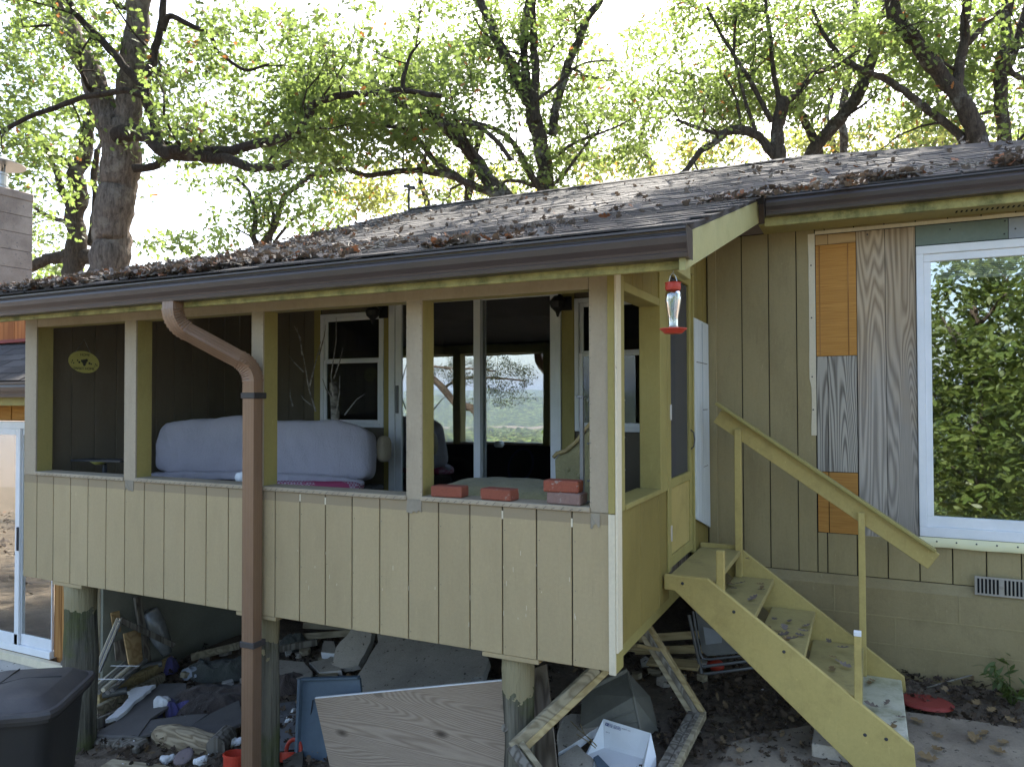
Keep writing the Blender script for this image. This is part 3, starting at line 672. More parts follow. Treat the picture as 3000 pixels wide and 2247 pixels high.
# screen door
sc = MB(); y0, y1 = 1.130, 1.850; X0, X1 = -.012, .022
sc.box(X0, X1, y0, y0+.075, .285, 2.295); sc.box(X0, X1, y1-.075, y1, .285, 2.295); sc.box(X0, X1, y0+.0755, y1-.0755, 2.21, 2.295); sc.box(X0, X1, y0+.0755, y1-.0755, .285, .36); sc.box(X0, X1, y0+.0755, y1-.0755, .80, .86)
sdr = sc.build('screen_door', TRIM, porch, 'olive screen door with a solid lower panel'); MB().box(X0+.008, X1-.010, y0+.0755, y1-.0755, .3605, .7995).build('lower_panel', STAIR, sdr)
MB().box(.002, .004, y0+.0755, y1-.0755, .8605, 2.2095, .0003).build('screen', SCREEN, sdr)
for z in (.52, 1.30, 2.07): MB().box(.0225, .036, 1.118, 1.150, z-.045, z+.045, .003).tube([(.037, 1.132, z-.05), (.037, 1.132, z+.05)], .008, 8).build('hinge', METALL, sdr)
MB().tube([(.023, 1.80, 1.02), (.045, 1.80, 1.04), (.05, 1.80, 1.09), (.045, 1.80, 1.14), (.023, 1.80, 1.16)], .005, 6).build('handle', IRON, sdr)
wb = MB(); wb.plate([(.046, 1.885, .50), (.046, 2.40, .36), (.040, 2.405, 1.98), (.040, 1.87, 1.985)], .012, (1, 0, 0)); wbo = wb.build('primed_board', WHITEBD, porch, 'whitewashed board fixed beside the screen door')
for z in (1.66, 1.30, .86): MB().box(.0405, .0445, 1.93 if z > 1.5 else 2.16, 2.33, z-.003, z+.003, .0006).build('crack', OLDW, wbo)
MB().box(.0405, .0446, 2.145, 2.149, .5, 1.97, .0006).build('crack', GREYBD, wbo)
# floor, left end wall, ceiling
MB().box(-4.84, -.02, .052, D-.02, .13, .25).build('floor', OLDW, porch)
for k_ in range(5): MB().box(-4.8+k_*1.17, -4.75+k_*1.17, .06, D-.07, -.02, .128).build('joist', OLDW, porch)
MB().box(-4.80, -.05, .052, .10, -.0, .127).build('rim_joist', OLDW, porch); MB().box(-.075, -.025, .12, D-.07, -.01, .127).build('rim_joist', TRIM, porch)
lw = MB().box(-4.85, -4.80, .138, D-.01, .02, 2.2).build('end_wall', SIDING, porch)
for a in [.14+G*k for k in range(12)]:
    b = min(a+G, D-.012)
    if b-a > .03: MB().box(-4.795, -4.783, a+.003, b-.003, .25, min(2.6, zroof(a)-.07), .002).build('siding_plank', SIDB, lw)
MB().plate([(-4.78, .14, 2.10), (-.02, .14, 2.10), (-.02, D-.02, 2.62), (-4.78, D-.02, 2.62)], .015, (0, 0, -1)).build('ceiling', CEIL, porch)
# log posts
for i, (px, w, lab) in enumerate(((236, .118, 'thick log post under the left end of the porch'), (786, .074, 'green mossy log post beside the downspout'), (1520, .088, 'split grey log post behind the loose plywood sheet'))):
    c = at(px, 1950, Y=.12); base = ground(c.x, .12)-.15; m = MB(); zz = np.linspace(base, -.029, 14)
    lg = m.tube([(c.x+.004*math.sin(z*9), .12, z) for z in zz], [w*(1+.05*math.sin(z*7+i)) for z in zz], 18, True, .018).build('log_post', LOG, porch, lab, smooth=True)
    MB().box(c.x-.17, c.x+.17, .004, .13, -.028, -.002, .002).build('cleat', SIDING_F, porch)
    kn = Vector((c.x-.6*w, .12-.8*w, -.62+.1*i)); MB().lathe([(.022, 0), (.02, .006), (.010, .004), (.0, .006)], kn, 10, Matrix.Rotation(R(75), 3, 'X')).build('knot', OLDW, lg)
# downspout with two elbows
def rtube(pts, hw, hd, ribs=True):
    """rectangular fluted pipe along points"""
    prof = []
    for (ax, sx) in ((0, 1), (1, 1), (0, -1), (1, -1)):
        for t in np.linspace(-1, 1, 13)[:-1]:
            rib = .0028*(.5+.5*math.cos(t*4*2*math.pi)) if abs(t) < .82 else 0
            q = (t*hw, -hd-rib) if (ax, sx) == (0, 1) else (hw+rib, t*hd) if (ax, sx) == (1, 1) else (-t*hw, hd+rib) if (ax, sx) == (0, -1) else (-hw-rib, -t*hd)
            cc = .012
            prof.append((max(-hw-rib, min(hw+rib, q[0])), q[1]))
    m = MB(); k = len(prof); n = len(pts)
    for i in range(n):
        p = Vector(pts[i][:3]); sc_ = pts[i][3] if len(pts[i]) > 3 else 1
        d = (Vector(pts[min(i+1, n-1)][:3])-Vector(pts[max(i-1, 0)][:3])).normalized()
        u = Vector((1, 0, 0)); u = (u-d*u.dot(d)).normalized(); w = u.cross(d)
        if w.y < 0: w = -w
        m.v += [tuple(p+u*a*sc_+w*b*sc_) for a, b in prof]
    m.f = [(i*k+j, i*k+(j+1) % k, (i+1)*k+(j+1) % k, (i+1)*k+j) for i in range(n-1) for j in range(k)]+[tuple(range(k)), tuple(range((n-1)*k, n*k))[::-1]]
    return m
P0, P1, P2, P3 = Vector((-2.727, -.385, 2.01)), Vector((-2.727, -.385, 1.865)), Vector((-2.376, -.066, 1.60)), Vector((-2.376, -.066, -1.25))
def corner(a, b, c, r=.10, n=19):
    d0 = (b-a).normalized(); d1 = (c-b).normalized(); out = []
    for i in range(n):
        t = i/(n-1); out.append((*((b-d0*r)*(1-t)**2+b*2*t*(1-t)+(b+d1*r)*t*t), 1.075 if i % 2 else .97))
    return out
path = [(*P0, 1)]+corner(P0, P1, P2)+[(*P1.lerp(P2, .35), 1.0), (*P1.lerp(P2, .65), 1)]+corner(P1, P2, P3)+[(*P2.lerp(P3, .06), 1.0), (*P2.lerp(P3, .062), .96), (*P3, .96)]
ds = smooth_by_angle(rtube(path, .049, .040).build('downspout', DSPOUT, porch, 'brown fluted downspout with two elbows', recalc=True), 50)
for z in (1.415, -.165): MB().box(-2.435, -2.317, -.113, -.0015, z-.019, z+.019, .004).build('strap', STRAP, ds)

m = MB()
for a in fe[1:-1]:
    for z in (.06, .36, .66):
        m.add(*(lambda c, r: ([Vector((c[0]+r*math.cos(t), -.0012, c[1]+r*math.sin(t))) for t in np.linspace(0, 2*math.pi, 7)[:-1]], [tuple(range(6))]))((a+random.uniform(.012, .02), z+random.uniform(-.03, .03)), .0032))
m.build('nail_heads', OLDW, knee, kind='stuff')
# ------------------------------------------------------------------ side stairs
st = thing('stairs', 'olive painted wooden steps with one handrail up to the porch door', 'stairs', (.7, 1.5, -.7))
YN, YF = .935, 2.085
TZ = [.27, .078, -.12, -.318, -.515]; TX = [(.038, .335), (.285, .562), (.545, .84), (.82, 1.145), (1.09, 1.375)]
for i, ((a, b), z) in enumerate(zip(TX, TZ)):
    MB().box(a, b, YN+.041, YF-.041, z-.036, z, .005).build('tread', TREADW if i == 4 else TREADM, st, 'bleached bottom tread' if i == 4 else None)
def stringer(y0, y1, lab):
    m = MB(); top = [(.036, .298), (.30, .298), (1.395, -.50), (1.41, -.72)]; bot = [(1.18, -.74), (.10, .205), (.036, .205)]
    P = [(x, y0, z) for x, z in top+bot]; m.plate(P, y1-y0, (0, -1, 0)); o = m.build('stringer', STAIR, st, lab)
    b = o.modifiers.new('bevel', 'BEVEL'); b.width = .004; b.segments = 1; return o
sn = stringer(YN, YN+.038, 'near side stringer with bolt heads'); stringer(YF-.038, YF, None)
for (x, z) in ((.15, .254), (.455, .118), (.735, -.078), (1.155, -.475), (1.26, -.478)):
    MB().lathe([(.010, 0), (.009, .003), (.0, .004)], (x, YN-.0005, z), 10, Matrix.Rotation(R(90), 3, 'X')).build('bolt', IRON, sn)
MB().box(.346, .392, YN+.039, YN+.085, .20, .462, .003).build('newel_stub', STAIR, st)
s2 = MB().box(1.104, 1.142, YN+.004, YN+.042, -.36, .06, .003).build('newel_stub', STAIR, st); MB().box(1.1035, 1.1425, YN+.003, YN+.043, .0605, .085, .002).build('paper_tag', CARD, s2)
MB().box(.298, .345, 2.0, 2.046, .079, 1.16, .003).build('handrail_post', STAIR, st); MB().box(1.12, 1.163, 2.0, 2.044, -.514, .60, .003).build('handrail_post', STAIR, st)
hr = MB().bar((.175, 2.060, 1.262), (1.575, 2.060, .297), .125, .036, (0, 0, 1), .003).build('handrail', STAIR, st); MB().bar((.165, 2.035, 1.352), (1.585, 2.035, .372), .022, .085, (0, 0, 1), .004).build('rail_cap', TRIM, hr)
cb = at(2467, 2200, Y=1.35)
m = MB(); m.box(.875, 1.2, .99, 1.30, -.95, -.60, .008); tag(m.build('concrete_block', CONC), 'grey concrete block propping the foot of the stairs', 'block')

# ------------------------------------------------------------------ left wing
wing = thing('house_wing', 'lower wing with white sliding door, brown boards and block chimney', 'house', (-7, 3, -1.1))
WY = .7
MB().box(-9.5, -6.62, WY+.02, WY+.1, -1.3, 1.45).build('wall', BROWNW, wing)
MB().box(-5.53, -4.93, WY+.02, WY+.1, -1.3, 1.45).build('wall', BROWNW, wing); MB().box(-6.62, -5.53, WY+.02, WY+.1, 1.19, 1.45).build('wall', BROWNW, wing)
for k_, x in enumerate((-5.525, -5.42, -5.305)): MB().box(x, x+.10, WY-.01, WY+.0195, -.95, 1.2).build('cedar_board', BROWNW, wing)
for x in (-6.6, -6.2, -5.8): MB().box(x+.004, x+.39, WY-.005, WY+.0195, 1.20, 1.44).build('cedar_panel', PLYO, wing)
MB().box(-5.06, -4.935, WY-.02, WY+.0195, -1.25, 1.6).build('corner_board', WHITETRIM, wing); MB().box(-5.16, -5.065, WY-.012, WY+.0195, -1.25, 1.6).build('corner_board', BROWNW, wing)
MB().box(-4.955, -4.90, WY+.02, D+.05, -1.4, .0).build('side_wall', plain('dark_green_grey_wall', (.30, .305, .25), (.22, .225, .185), scale=1.5, rough=.85), wing, 'dark grey-green wall under the porch')
d = MB(); d.box(-7.6, -5.535, WY-.045, WY+.02, -.965, -.90)
wd_ = d.build('sliding_door', WHITEPL, wing, 'white sliding door behind the trash bin'); MB().box(-7.6, -5.535, WY-.045, WY+.02, 1.12, 1.185).build('head_rail', WHITEPL, wd_)
for (a, b, y) in ((-6.06, -5.545, WY-.02), (-7.2, -6.0, WY-.044)):
    s = MB(); t = .065; s.box(a, a+t, y, y+.022, -.899, 1.119)
    s.box(b-t if a < -7 else b-.012, b, y, y+.022, -.899, 1.119); s.box(a+t, b-t, y, y+.022, 1.06, 1.119); s.box(a+t, b-.012, y, y+.022, -.899, -.80); s.build('door_panel', WHITEPL, wd_)
    MB().box(a+t, b-.013, y+.008, y+.013, -.80, 1.06, .0005).build('pane', GLASS, wd_)
for k_ in range(6): MB().box(-5.98, -5.56, WY+.01, WY+.018, .86+k_*.034, .885+k_*.034, .001).build('blind_slat', WHITEPL, wd_)
MB().box(-6.02, -6.0, WY-.06, WY-.0445, -.02, .2).build('handle', IRON, wd_)
MB().box(-9, -5.2, WY-.10, WY-.046, -1.04, -.968).build('threshold', WHITETRIM, wing); MB().box(-9, -5.2, WY-.32, WY-.0, -1.5, -1.042).build('step', CONCB, wing, 'pale concrete step under the sliding door')
MB().plate([(-7.2, WY+.2, -.95), (-5.2, WY+.2, -.95), (-5.2, WY+3, -.95), (-7.2, WY+3, -.95)], .02, (0, 0, 1)).build('floor', DARKROOM, wing)
MB().box(-7.2, -5.0, WY+3, WY+3.1, -.95, 1.4).build('inner_wall', DARKROOM, wing)
# wing roof, gutter, cedar gable above
zr = lambda y: 1.555+.55*(y-.3)
wr = MB().plate([(-9.6, .3, 1.555), (-4.99, .3, 1.555), (-4.99, 1.03, zr(1.03)), (-9.6, 1.03, zr(1.03))], .04, (0, 0, 1)).build('roof', SHINGLE, wing)
al = math.atan(.55)
for r_ in range(6):
    y = .28+r_*TE*math.cos(al); x = -7.4+(r_ % 3)*TW/3
    while x < -5.1:
        o = bpy.data.objects.new('shingle', tabm); COL.objects.link(o); o.location = (x, y, zr(y)+.008+random.uniform(0, .006)); o.rotation_euler = (al, 0, random.uniform(-.02, .02)); o.parent = wr; x += TW
MB().sweep(gp, (-9.6, .205, 1.53), (-5.0, .205, 1.53), (0, 1, 0), (0, 0, 1)).build('gutter', GUTTER, wing, recalc=True)
MB().box(-9.6, -5.0, .325, .35, 1.34, 1.50).build('fascia_board', TRIM, wing); MB().box(-9.6, -5.0, .351, WY+.019, 1.395, 1.41).build('soffit', TRIM, wing)
for k_ in range(14): MB().box(-8.6+k_*.265, -8.6+k_*.265+.26, 1.035, 1.075, 1.85, 2.34).build('cedar_panel', REDW, wing)
MB().bar((-8.5, 1.01, 1.975), (-5.1, 1.00, 2.005), .035, .05, (0, 0, 1)).build('red_flashing', REDL, wing, 'dull red flashing where roof meets cedar wall')
# chimney of block courses
ch = MB().box(-8.04, -7.48, 1.14, 1.64, 1.6, 3.63).build('chimney', MORTAR, wing, 'grey concrete block chimney with round metal cap')
for c_ in range(10):
    z = 1.68+c_*.2
    for (a, b) in (((-8.05, -7.76), (-7.755, -7.47)) if c_ % 2 else ((-8.05, -7.47),)):
        MB().box(a, b, 1.125, 1.655, z, z+.196, .004).build('block', BLOCK, ch)
MB().box(-8.06, -7.46, 1.115, 1.665, 3.66, 3.76, .012).build('crown', BLOCK, ch)
cc = Vector((-7.72, 1.37, 3.76))
MB().lathe([(.16, 0), (.16, .04), (.135, .06), (.135, .17), (.145, .175), (.145, .20), (.12, .205)], cc, 24).build('flue_collar', METALL, ch, smooth=False)
fl_ = MB()
for k_ in range(4):
    a = k_*math.pi/2+.4; fl_.tube([cc+Vector((.12*math.cos(a), .12*math.sin(a), .2)), cc+Vector((.13*math.cos(a), .13*math.sin(a), .31))], .01, 5)
fl_.build('cap_strut', METALD, ch); MB().lathe([(.31, .29), (.312, .30), (.16, .36), (.02, .40), (.0, .402)], cc, 24).build('cap', METALL, ch)

# ------------------------------------------------------------------ things on the porch
def brick(c, rz, mat, lab):
    M3 = Matrix.Rotation(rz, 3, 'Z'); m = MB(); m.cbox(c, (.098, .050, .031), M3, .006); o = m.build('brick', mat); tag(o, lab, 'brick', 'bricks on the porch sill'); return o
brick((-.985, .055, .8625), R(4), BRICKM, 'red brick at the left end of the porch sill'); brick((-.665, .055, .8625), R(-5), BRICKM, 'red brick in the middle of the porch sill')
brick((-.265, .06, .8625), R(-4), BRICKG, 'greyish brick under another brick on the sill'); brick((-.285, .06, .926), R(3), BRICKM, 'upper brick of the stacked pair on the sill')
# covered mattress folded on a daybed
def soft(name, mat, c, h, M3, n=(26, 8, 14), p=5., wr=.012, fr=5., parent=None, seed=0., fold=0):
    """rounded box with wrinkles"""
    m = bmesh.new(); bmesh.ops.create_cube(m, size=2); bmesh.ops.subdivide_edges(m, edges=m.edges[:], cuts=n[0], use_grid_fill=True)
    for v in m.verts:
        q = v.co.copy(); r = (abs(q.x)**p+abs(q.y)**p+abs(q.z)**p)**(1/p)
        mx = max(abs(q.x), abs(q.y), abs(q.z)); q = q*(mx/r) if r else q
        w = Vector((q.x*h[0], q.y*h[1], q.z*h[2])); nn = q.normalized()
        w += nn*wr*(mnoise.fractal(Vector((w.x*fr+seed, w.y*fr, w.z*fr*.45)), 1, 2, 4)+fold*(1-3*abs(mnoise.noise(Vector((w.x*fr*1.6+w.z*3, w.z*fr*.55+seed, w.y*fr))))))
        if fold: w.z -= .035*(abs(w.x)/h[0])**2+.02*mnoise.noise(Vector((w.x*2.3, 0, seed)))
        v.co = (M3 @ w if M3 is not None else w)+Vector(c)
    me = bpy.data.meshes.new(name); m.to_mesh(me); m.free(); me.polygons.foreach_set('use_smooth', [True]*len(me.polygons)); return link(name, me, mat, parent)
bed = thing('daybed', 'mattress in a lilac grey sheet propped behind the porch openings', 'daybed', (-3.2, 1.0, .25))
MT = Matrix.Rotation(R(22), 3, 'Z') @ Matrix.Rotation(R(-9), 3, 'X') @ Matrix.Rotation(R(1.5), 3, 'Y')
soft('mattress', SHEET, (-3.78, 1.53, .945), (.99, .19, .262), MT, (56,), 6, .018, 3.6, bed, 0., .45); soft('mattress_edge', SHEET, (-3.72, 1.33, .712), (.97, .075, .04), Matrix.Rotation(R(22), 3, 'Z') @ Matrix.Rotation(R(1.5), 3, 'Y'), (40,), 4, .012, 7, bed, 3, .5)
soft('pillow', FRAMEG, (-2.84, 2.02, .93), (.05, .08, .12), None, (12,), 3, .01, 6, bed)
soft('patchwork_cover', PLAID, (-3.35, 1.50, .625), (.55, .17, .055), Matrix.Rotation(R(22), 3, 'Z'), (14,), 4, .008, 6, bed); MB().cbox((-3.76, 1.62, .42), (.95, .28, .16), Matrix.Rotation(R(22), 3, 'Z'), .02).build('base', DARKFAB, bed)
tb = MB().box(-3.0, -2.62, .50, .66, .808, .818, .003); 
rl = MB(); rl.tube([at(735, 1400, Y=.35)+Vector((-.12, .12, 0)), at(700, 1400, Y=.35)], .04, 14); tag(rl.build('fabric_roll', CARD, smooth=True), 'small off-white roll lying behind the porch sill', 'roll')
# dry branch standing behind the mattress
br = thing('dry_branch', 'bare dry branch with pale bark standing behind the mattress', 'branch', (-3.4, 1.9, .25))
m = MB(); b0 = at(985, 1240, Y=1.75); b0.z = .4; m.tube([b0, at(982, 1210, Y=1.75), at(976, 1120, Y=1.75)], [.045, .04, .035], 10); m.build('stem', BIRCH, br, smooth=True)
m = MB()
def twig(pix, Y, r): m.tube([at(x, y, Y=Y) for x, y in pix], [r*(1-.75*i/(len(pix)-1)) for i in range(len(pix))], 5)
for pix in ([(976, 1160), (970, 1100), (985, 1000), (985, 930)], [(978, 1110), (995, 1060), (1005, 1020)], [(970, 1160), (955, 1140), (945, 1110)], [(985, 1215), (995, 1150), (996, 1100)], [(1010, 1215), (1045, 1170), (1068, 1155)],
            [(925, 1205), (905, 1140), (890, 1050), (870, 960)], [(905, 1140), (925, 1060), (940, 1000)], [(890, 1090), (860, 1060), (845, 1040)], [(915, 1190), (890, 1170), (880, 1155)], [(935, 1040), (950, 985), (955, 950)], [(885, 1040), (880, 990), (862, 955)], [(858, 1190), (850, 1160), (850, 1140)]): twig(pix, 1.7, .008)
m.build('twigs', BIRCH, br)
# oval sign on the end wall
sg = thing('oval_sign', 'yellow oval sign hanging on the dark porch end wall', 'sign', (-4.765, .425, 1.71))
m = MB(); m.plate([(-4.770, .440+.135*math.cos(a), 1.708+.092*math.sin(a)-.012*math.cos(a)) for a in np.linspace(0, 2*math.pi, 41)[:-1]], .008, (1, 0, 0)); plate = m.build('plate', SIGNM, sg)
def text(body, size, loc, rot, mat, parent, ext=.0006, sx=1):
    cu = bpy.data.curves.new('lettering', 'FONT'); cu.body = body; cu.size = size; cu.extrude = ext; cu.align_x = 'CENTER'; cu.align_y = 'CENTER'
    o = bpy.data.objects.new('lettering', cu); COL.objects.link(o); cu.materials.append(mat); o.parent = parent
    if parent.type == 'EMPTY': o.matrix_parent_inverse = Matrix.Translation(-parent.location)
    o.location = loc; o.rotation_euler = rot; o.scale = (sx, 1, 1)
    dg = bpy.context.evaluated_depsgraph_get(); me = bpy.data.meshes.new_from_object(o.evaluated_get(dg)); q = bpy.data.objects.new('lettering_mesh', me); COL.objects.link(q)
    q.parent = parent; q.matrix_parent_inverse = o.matrix_parent_inverse.copy(); q.location = loc; q.rotation_euler = rot; q.scale = (sx, 1, 1); bpy.data.objects.remove(o); q.name = 'lettering'; q['kind'] = 'stuff'; return q
text('HOME', .030, (-4.7675, .444, 1.768), (R(90), R(0), R(90)), SIGNDK, sg); text('SWEET HOME', .030, (-4.7675, .436, 1.652), (R(90), R(0), R(90)), SIGNDK, sg)
for (dy, dz, r_) in ((-.105, .012, .006), (-.095, -.008, .006), (-.112, -.004, .005), (.10, -.012, .006), (.112, -.022, .006), (.095, -.03, .005), (0, .005, .022), (.018, .018, .014), (-.02, .012, .012), (-.045, .0, .009), (.045, -.006, .010), (.062, -.012, .007), (-.06, .015, .007), (.0, -.018, .013)):
    MB().lathe([(r_, 0), (r_, .001), (.0, .0012)], (-4.7695, .440+dy, 1.705+dz), 7, Matrix.Rotation(R(90), 3, 'Y')).build('motif', SIGNDK, sg)
m = MB(); m.tube([(-4.772, .36, 1.785), (-4.775, .44, 1.90), (-4.772, .50, 1.775)], .003, 5); m.build('hanging_cord', BIRCH, sg)
# small dark table in the first opening
t_ = thing('side_table', 'low dark table with a yellow-green dish in the first opening', 'table', (-4.4, .33, .25))
A = [at(207, 1346, Y=.27), at(352, 1338, Y=.27)]; A[1].z = A[0].z+.012
MB().plate([A[0], A[1], A[1]+Vector((-.02, .15, .0)), A[0]+Vector((.0, .15, 0))], .014, (0, 0, 1)).build('table_top', IRON, t_); c = (A[0]+A[1])/2+Vector((-.02, .05, 0))
MB().lathe([(.03, -.04), (.06, -.02), (.065, -.016)], c, 14).build('dish', SIGNM, t_); MB().tube([c+Vector((0, .05, -.04)), Vector((c.x, c.y+.05, .26))], .018, 8).build('leg', IRON, t_)
# tufted chair, metal rack, sconces
chr_ = thing('tufted_armchair', 'gold velvet tufted armchair behind the bricks', 'chair', (-.8, .9, .25))
soft('seat', VELVET, (-1.02, .82, .72), (.43, .36, .125), None, (16,), 3.2, .012, 5, chr_)
m = MB(); bk = [at(x, y, Y=1.15) for x, y in ((1625, 1395), (1623, 1345), (1633, 1333), (1660, 1325), (1690, 1298), (1712, 1268), (1735, 1240), (1790, 1225))]; bk += [Vector((bk[-1].x+.05, 1.15, .5)), Vector((bk[0].x, 1.15, .5))]
m.plate(bk, .10, (0, -1, 0)); bko = m.build('backrest', VELVET, chr_); bv = bko.modifiers.new('bevel', 'BEVEL'); bv.width = .03; bv.segments = 3
MB().tube([p+Vector((0, -.01, .012)) for p in bk[1:8]], .014, 8).build('carved_rail', LUMO, bko, smooth=True)
for (dx, dz) in ((.10, .50), (.18, .46), (.26, .52), (.2, .6), (.3, .62)): MB().lathe([(.016, 0), (.010, .010), (.0, .012)], (bk[0].x+dx, 1.146, .5+dz-.1), 10, Matrix.Rotation(R(90), 3, 'X')).build('tuft_button', VELVET, bko)
for (x, y) in ((-1.38, .55), (-.68, .55), (-1.38, 1.1), (-.68, 1.1)): MB().tube([(x, y, .25), (x, y, .60)], [.018, .026], 8).build('leg', LUMO, chr_)
rk = thing('wire_rack', 'upright grey wire rack at the porch corner', 'rack', (-.15, .4, .25))
m = MB(); m.box(-.208, -.186, .10, .122, .832, 1.40, .002); m.box(-.24, -.16, .09, .13, .832, .845, .002); m.box(-.225, -.18, .09, .125, 1.395, 1.408, .002); m.build('upright', METALD, rk)
m = MB()
for y in (.30, .42, .54, .66, .78): m.tube([(-.17, y, .26), (-.17, y, 1.40)], .006, 5)
for z in (.5, .75, .95, 1.15, 1.38): m.tube([(-.17, .125, z), (-.17, .80, z)], .006, 5)
m.build('wire_grid', METALD, rk); MB().box(-.185, -.160, .68, .705, .26, 1.42, .002).build('upright', METALD, rk)
def sconce(p, lab):
    t = thing('wall_lamp', lab, 'lamp', p); p = Vector(p); MB().box(p.x-.05, p.x+.05, p.y-.02, p.y, p.z-.06, p.z+.06, .008).build('bracket', BLACKM, t)
    MB().tube([p+Vector((0, -.02, .03)), p+Vector((-.03, -.10, .07)), p+Vector((-.02, -.16, .02))], .012, 7).build('arm', BLACKM, t); MB().lathe([(.03, .05), (.075, .0), (.06, -.05), (.02, -.09), (.008, -.13)], p+Vector((-.02, -.16, 0)), 12).build('lantern', BLACKM, t)
sconce(at(1125, 915, Y=D-.0225), 'black lantern by the double-hung window'); sconce(at(1660, 890, Y=D-.0225), 'black lantern above the tufted armchair')
# indoor shapes behind the glass
i1 = soft('ottoman', DARKFAB, at(1315, 1365, Y=3.3)+Vector((-.12, 0, 0)), (.34, .25, .10), None, (12,), 3, .01, 4); tag(i1, 'dark cushion seen low through the sliding door', 'ottoman')
dk = at(1525, 1362, Y=3.0); t = thing('saucer_chair', 'dark round saucer with a purple rim behind the glass', 'chair', (dk.x, dk.y, .22))
Mx = Matrix.Rotation(R(70), 3, 'X') @ Matrix.Rotation(R(-20), 3, 'Y'); MB().lathe([(.16, .0), (.15, -.02), (.0, -.04)], dk, 26, Mx).build('seat', DARKFAB, t)
MB().tube([dk+Mx @ Vector((.165*math.cos(a), .165*math.sin(a), 0)) for a in np.linspace(0, 2*math.pi, 33)], .012, 7, False).build('rim', PURPLE, t)
# hummingbird feeder under the eave corner
fp = at(1972, 905, d=3.4); fd = thing('bird_feeder', 'red topped glass hummingbird feeder hanging from the eave', 'bird feeder', fp)
q = lambda z: fp+Vector((0, 0, z))
k1 = 1/645
MB().lathe([(.034, -.0), (.036, .012), (.034, .03), (.038, .034), (.030, .036)], q(.086), 18).build('cap', RED, fd)
MB().lathe([(.030, .084), (.037, .065), (.037, .04), (.030, .0), (.0225, -.04), (.022, -.075), (.026, -.095), (.024, -.095), (.020, -.075), (.0205, -.04), (.028, .0), (.035, .04), (.035, .064), (.028, .082)], fp, 22).build('bottle', CLEAR, fd, smooth=True)
MB().lathe([(.020, -.115), (.040, -.113), (.050, -.103), (.062, -.094), (.062, -.090), (.030, -.091), (.026, -.094)], fp, 24).build('dish', RED, fd)
m = MB(); tz = zroof(fp.y)-.10-fp.z
for s_ in (-1, 1): m.tube([q(.118)+Vector((s_*.02, 0, 0)), q(.15)+Vector((s_*.012, 0, 0)), q(.165)], .0018, 5)
m.tube([q(.165), q(.19)+Vector((.006, 0, 0)), q(tz)], .002, 5); m.build('hanger_wire', METALL, fd)
# antenna on the ridge
an = at(1198, 600, Y=YRG); an = Vector((at(1198, 612, Y=YRG).x, YRG, ZR)); t = thing('tv_antenna', 'small dark television antenna on the roof ridge', 'antenna', an)
MB().tube([an+Vector((0, 0, -.02)), an+Vector((.0, 0, .40))], .018, 8).build('mast', BLACKM, t)
MB().bar(an+Vector((-.14, .1, .42)), an+Vector((.16, -.1, .30)), .05, .05, (0, 0, 1), .01).build('rotor', BLACKM, t)
m = MB()
for (z, l_, o_) in ((.27, .44, .05), (.31, .30, -.12), (.36, .16, -.05)): m.tube([an+Vector((-l_+o_, 0, z-.003)), an+Vector((l_+o_, 0, z+.006))], .006, 5)
m.build('element', METALL, t)
# ------------------------------------------------------------------ yard and clutter
# concrete pad by the steps
pts_ = [gat(x, y) for x, y in ((2010, 2247), (2060, 2165), (2190, 2130), (2330, 2110), (2470, 2080), (2620, 2070), (2800, 2092), (3000, 2122))]
poly = [(p.x, p.y) for p in pts_]+[(3.6, 2.2), (3.8, -2), (.2, -2.), (.05, .2)]
m = MB(); V = [(x, y, ground(x, y)+.022) for x, y in poly]
pad = MB(); cx_, cy_ = 1.9, .6
rings = 9
for r_ in range(rings+1):
    for (x, y) in poly:
        f_ = 1-r_/rings if r_ < rings else .0
        X_, Y_ = cx_+(x-cx_)*f_, cy_+(y-cy_)*f_
        if r_ == 0: X_ += .04*mnoise.noise(Vector((x*3, y*3, 0))); Y_ += .04*mnoise.noise(Vector((x*3, y*3, 5)))
        pad.v.append((X_, Y_, ground(X_, Y_)+(.045 if r_ else -.05)+.008*mnoise.noise(Vector((X_*3, Y_*3, 0)))))
kk = len(poly); pad.f = [(r_*kk+i, r_*kk+(i+1) % kk, (r_+1)*kk+(i+1) % kk, (r_+1)*kk+i) for r_ in range(rings) for i in range(kk)]
pad.build('concrete_pad', PADM, kind='structure', recalc=True)
def slab(name, pix, th, mat, lab, cat, edge=None, group=None, rough=.0):
    """flat piece: outline pixels with lift above the ground, thickness downwards"""
    P = [gat(x, y, l) for x, y, l in pix]; Q = []
    for i, p in enumerate(P):
        Q.append(p)
        if rough:
            n = P[(i+1) % len(P)]
            for t in (.2, .4, .6, .8): Q.append(p.lerp(n, t)+Vector((random.uniform(-1, 1), random.uniform(-1, 1), 0))*rough)
    m = MB(); m.plate(Q, th, (0, 0, 1))
    if edge:
        o = thing(name, lab, cat, P[0], group); k = len(Q); top = MB(); top.v = m.v; top.f = [m.f[0]]; top.build('face', mat, o)
        e = MB(); e.v = m.v; e.f = m.f[1:]; e.build('broken_edge', edge, o)
    else: o = tag(m.build(name, mat), lab, cat, group)
    return o
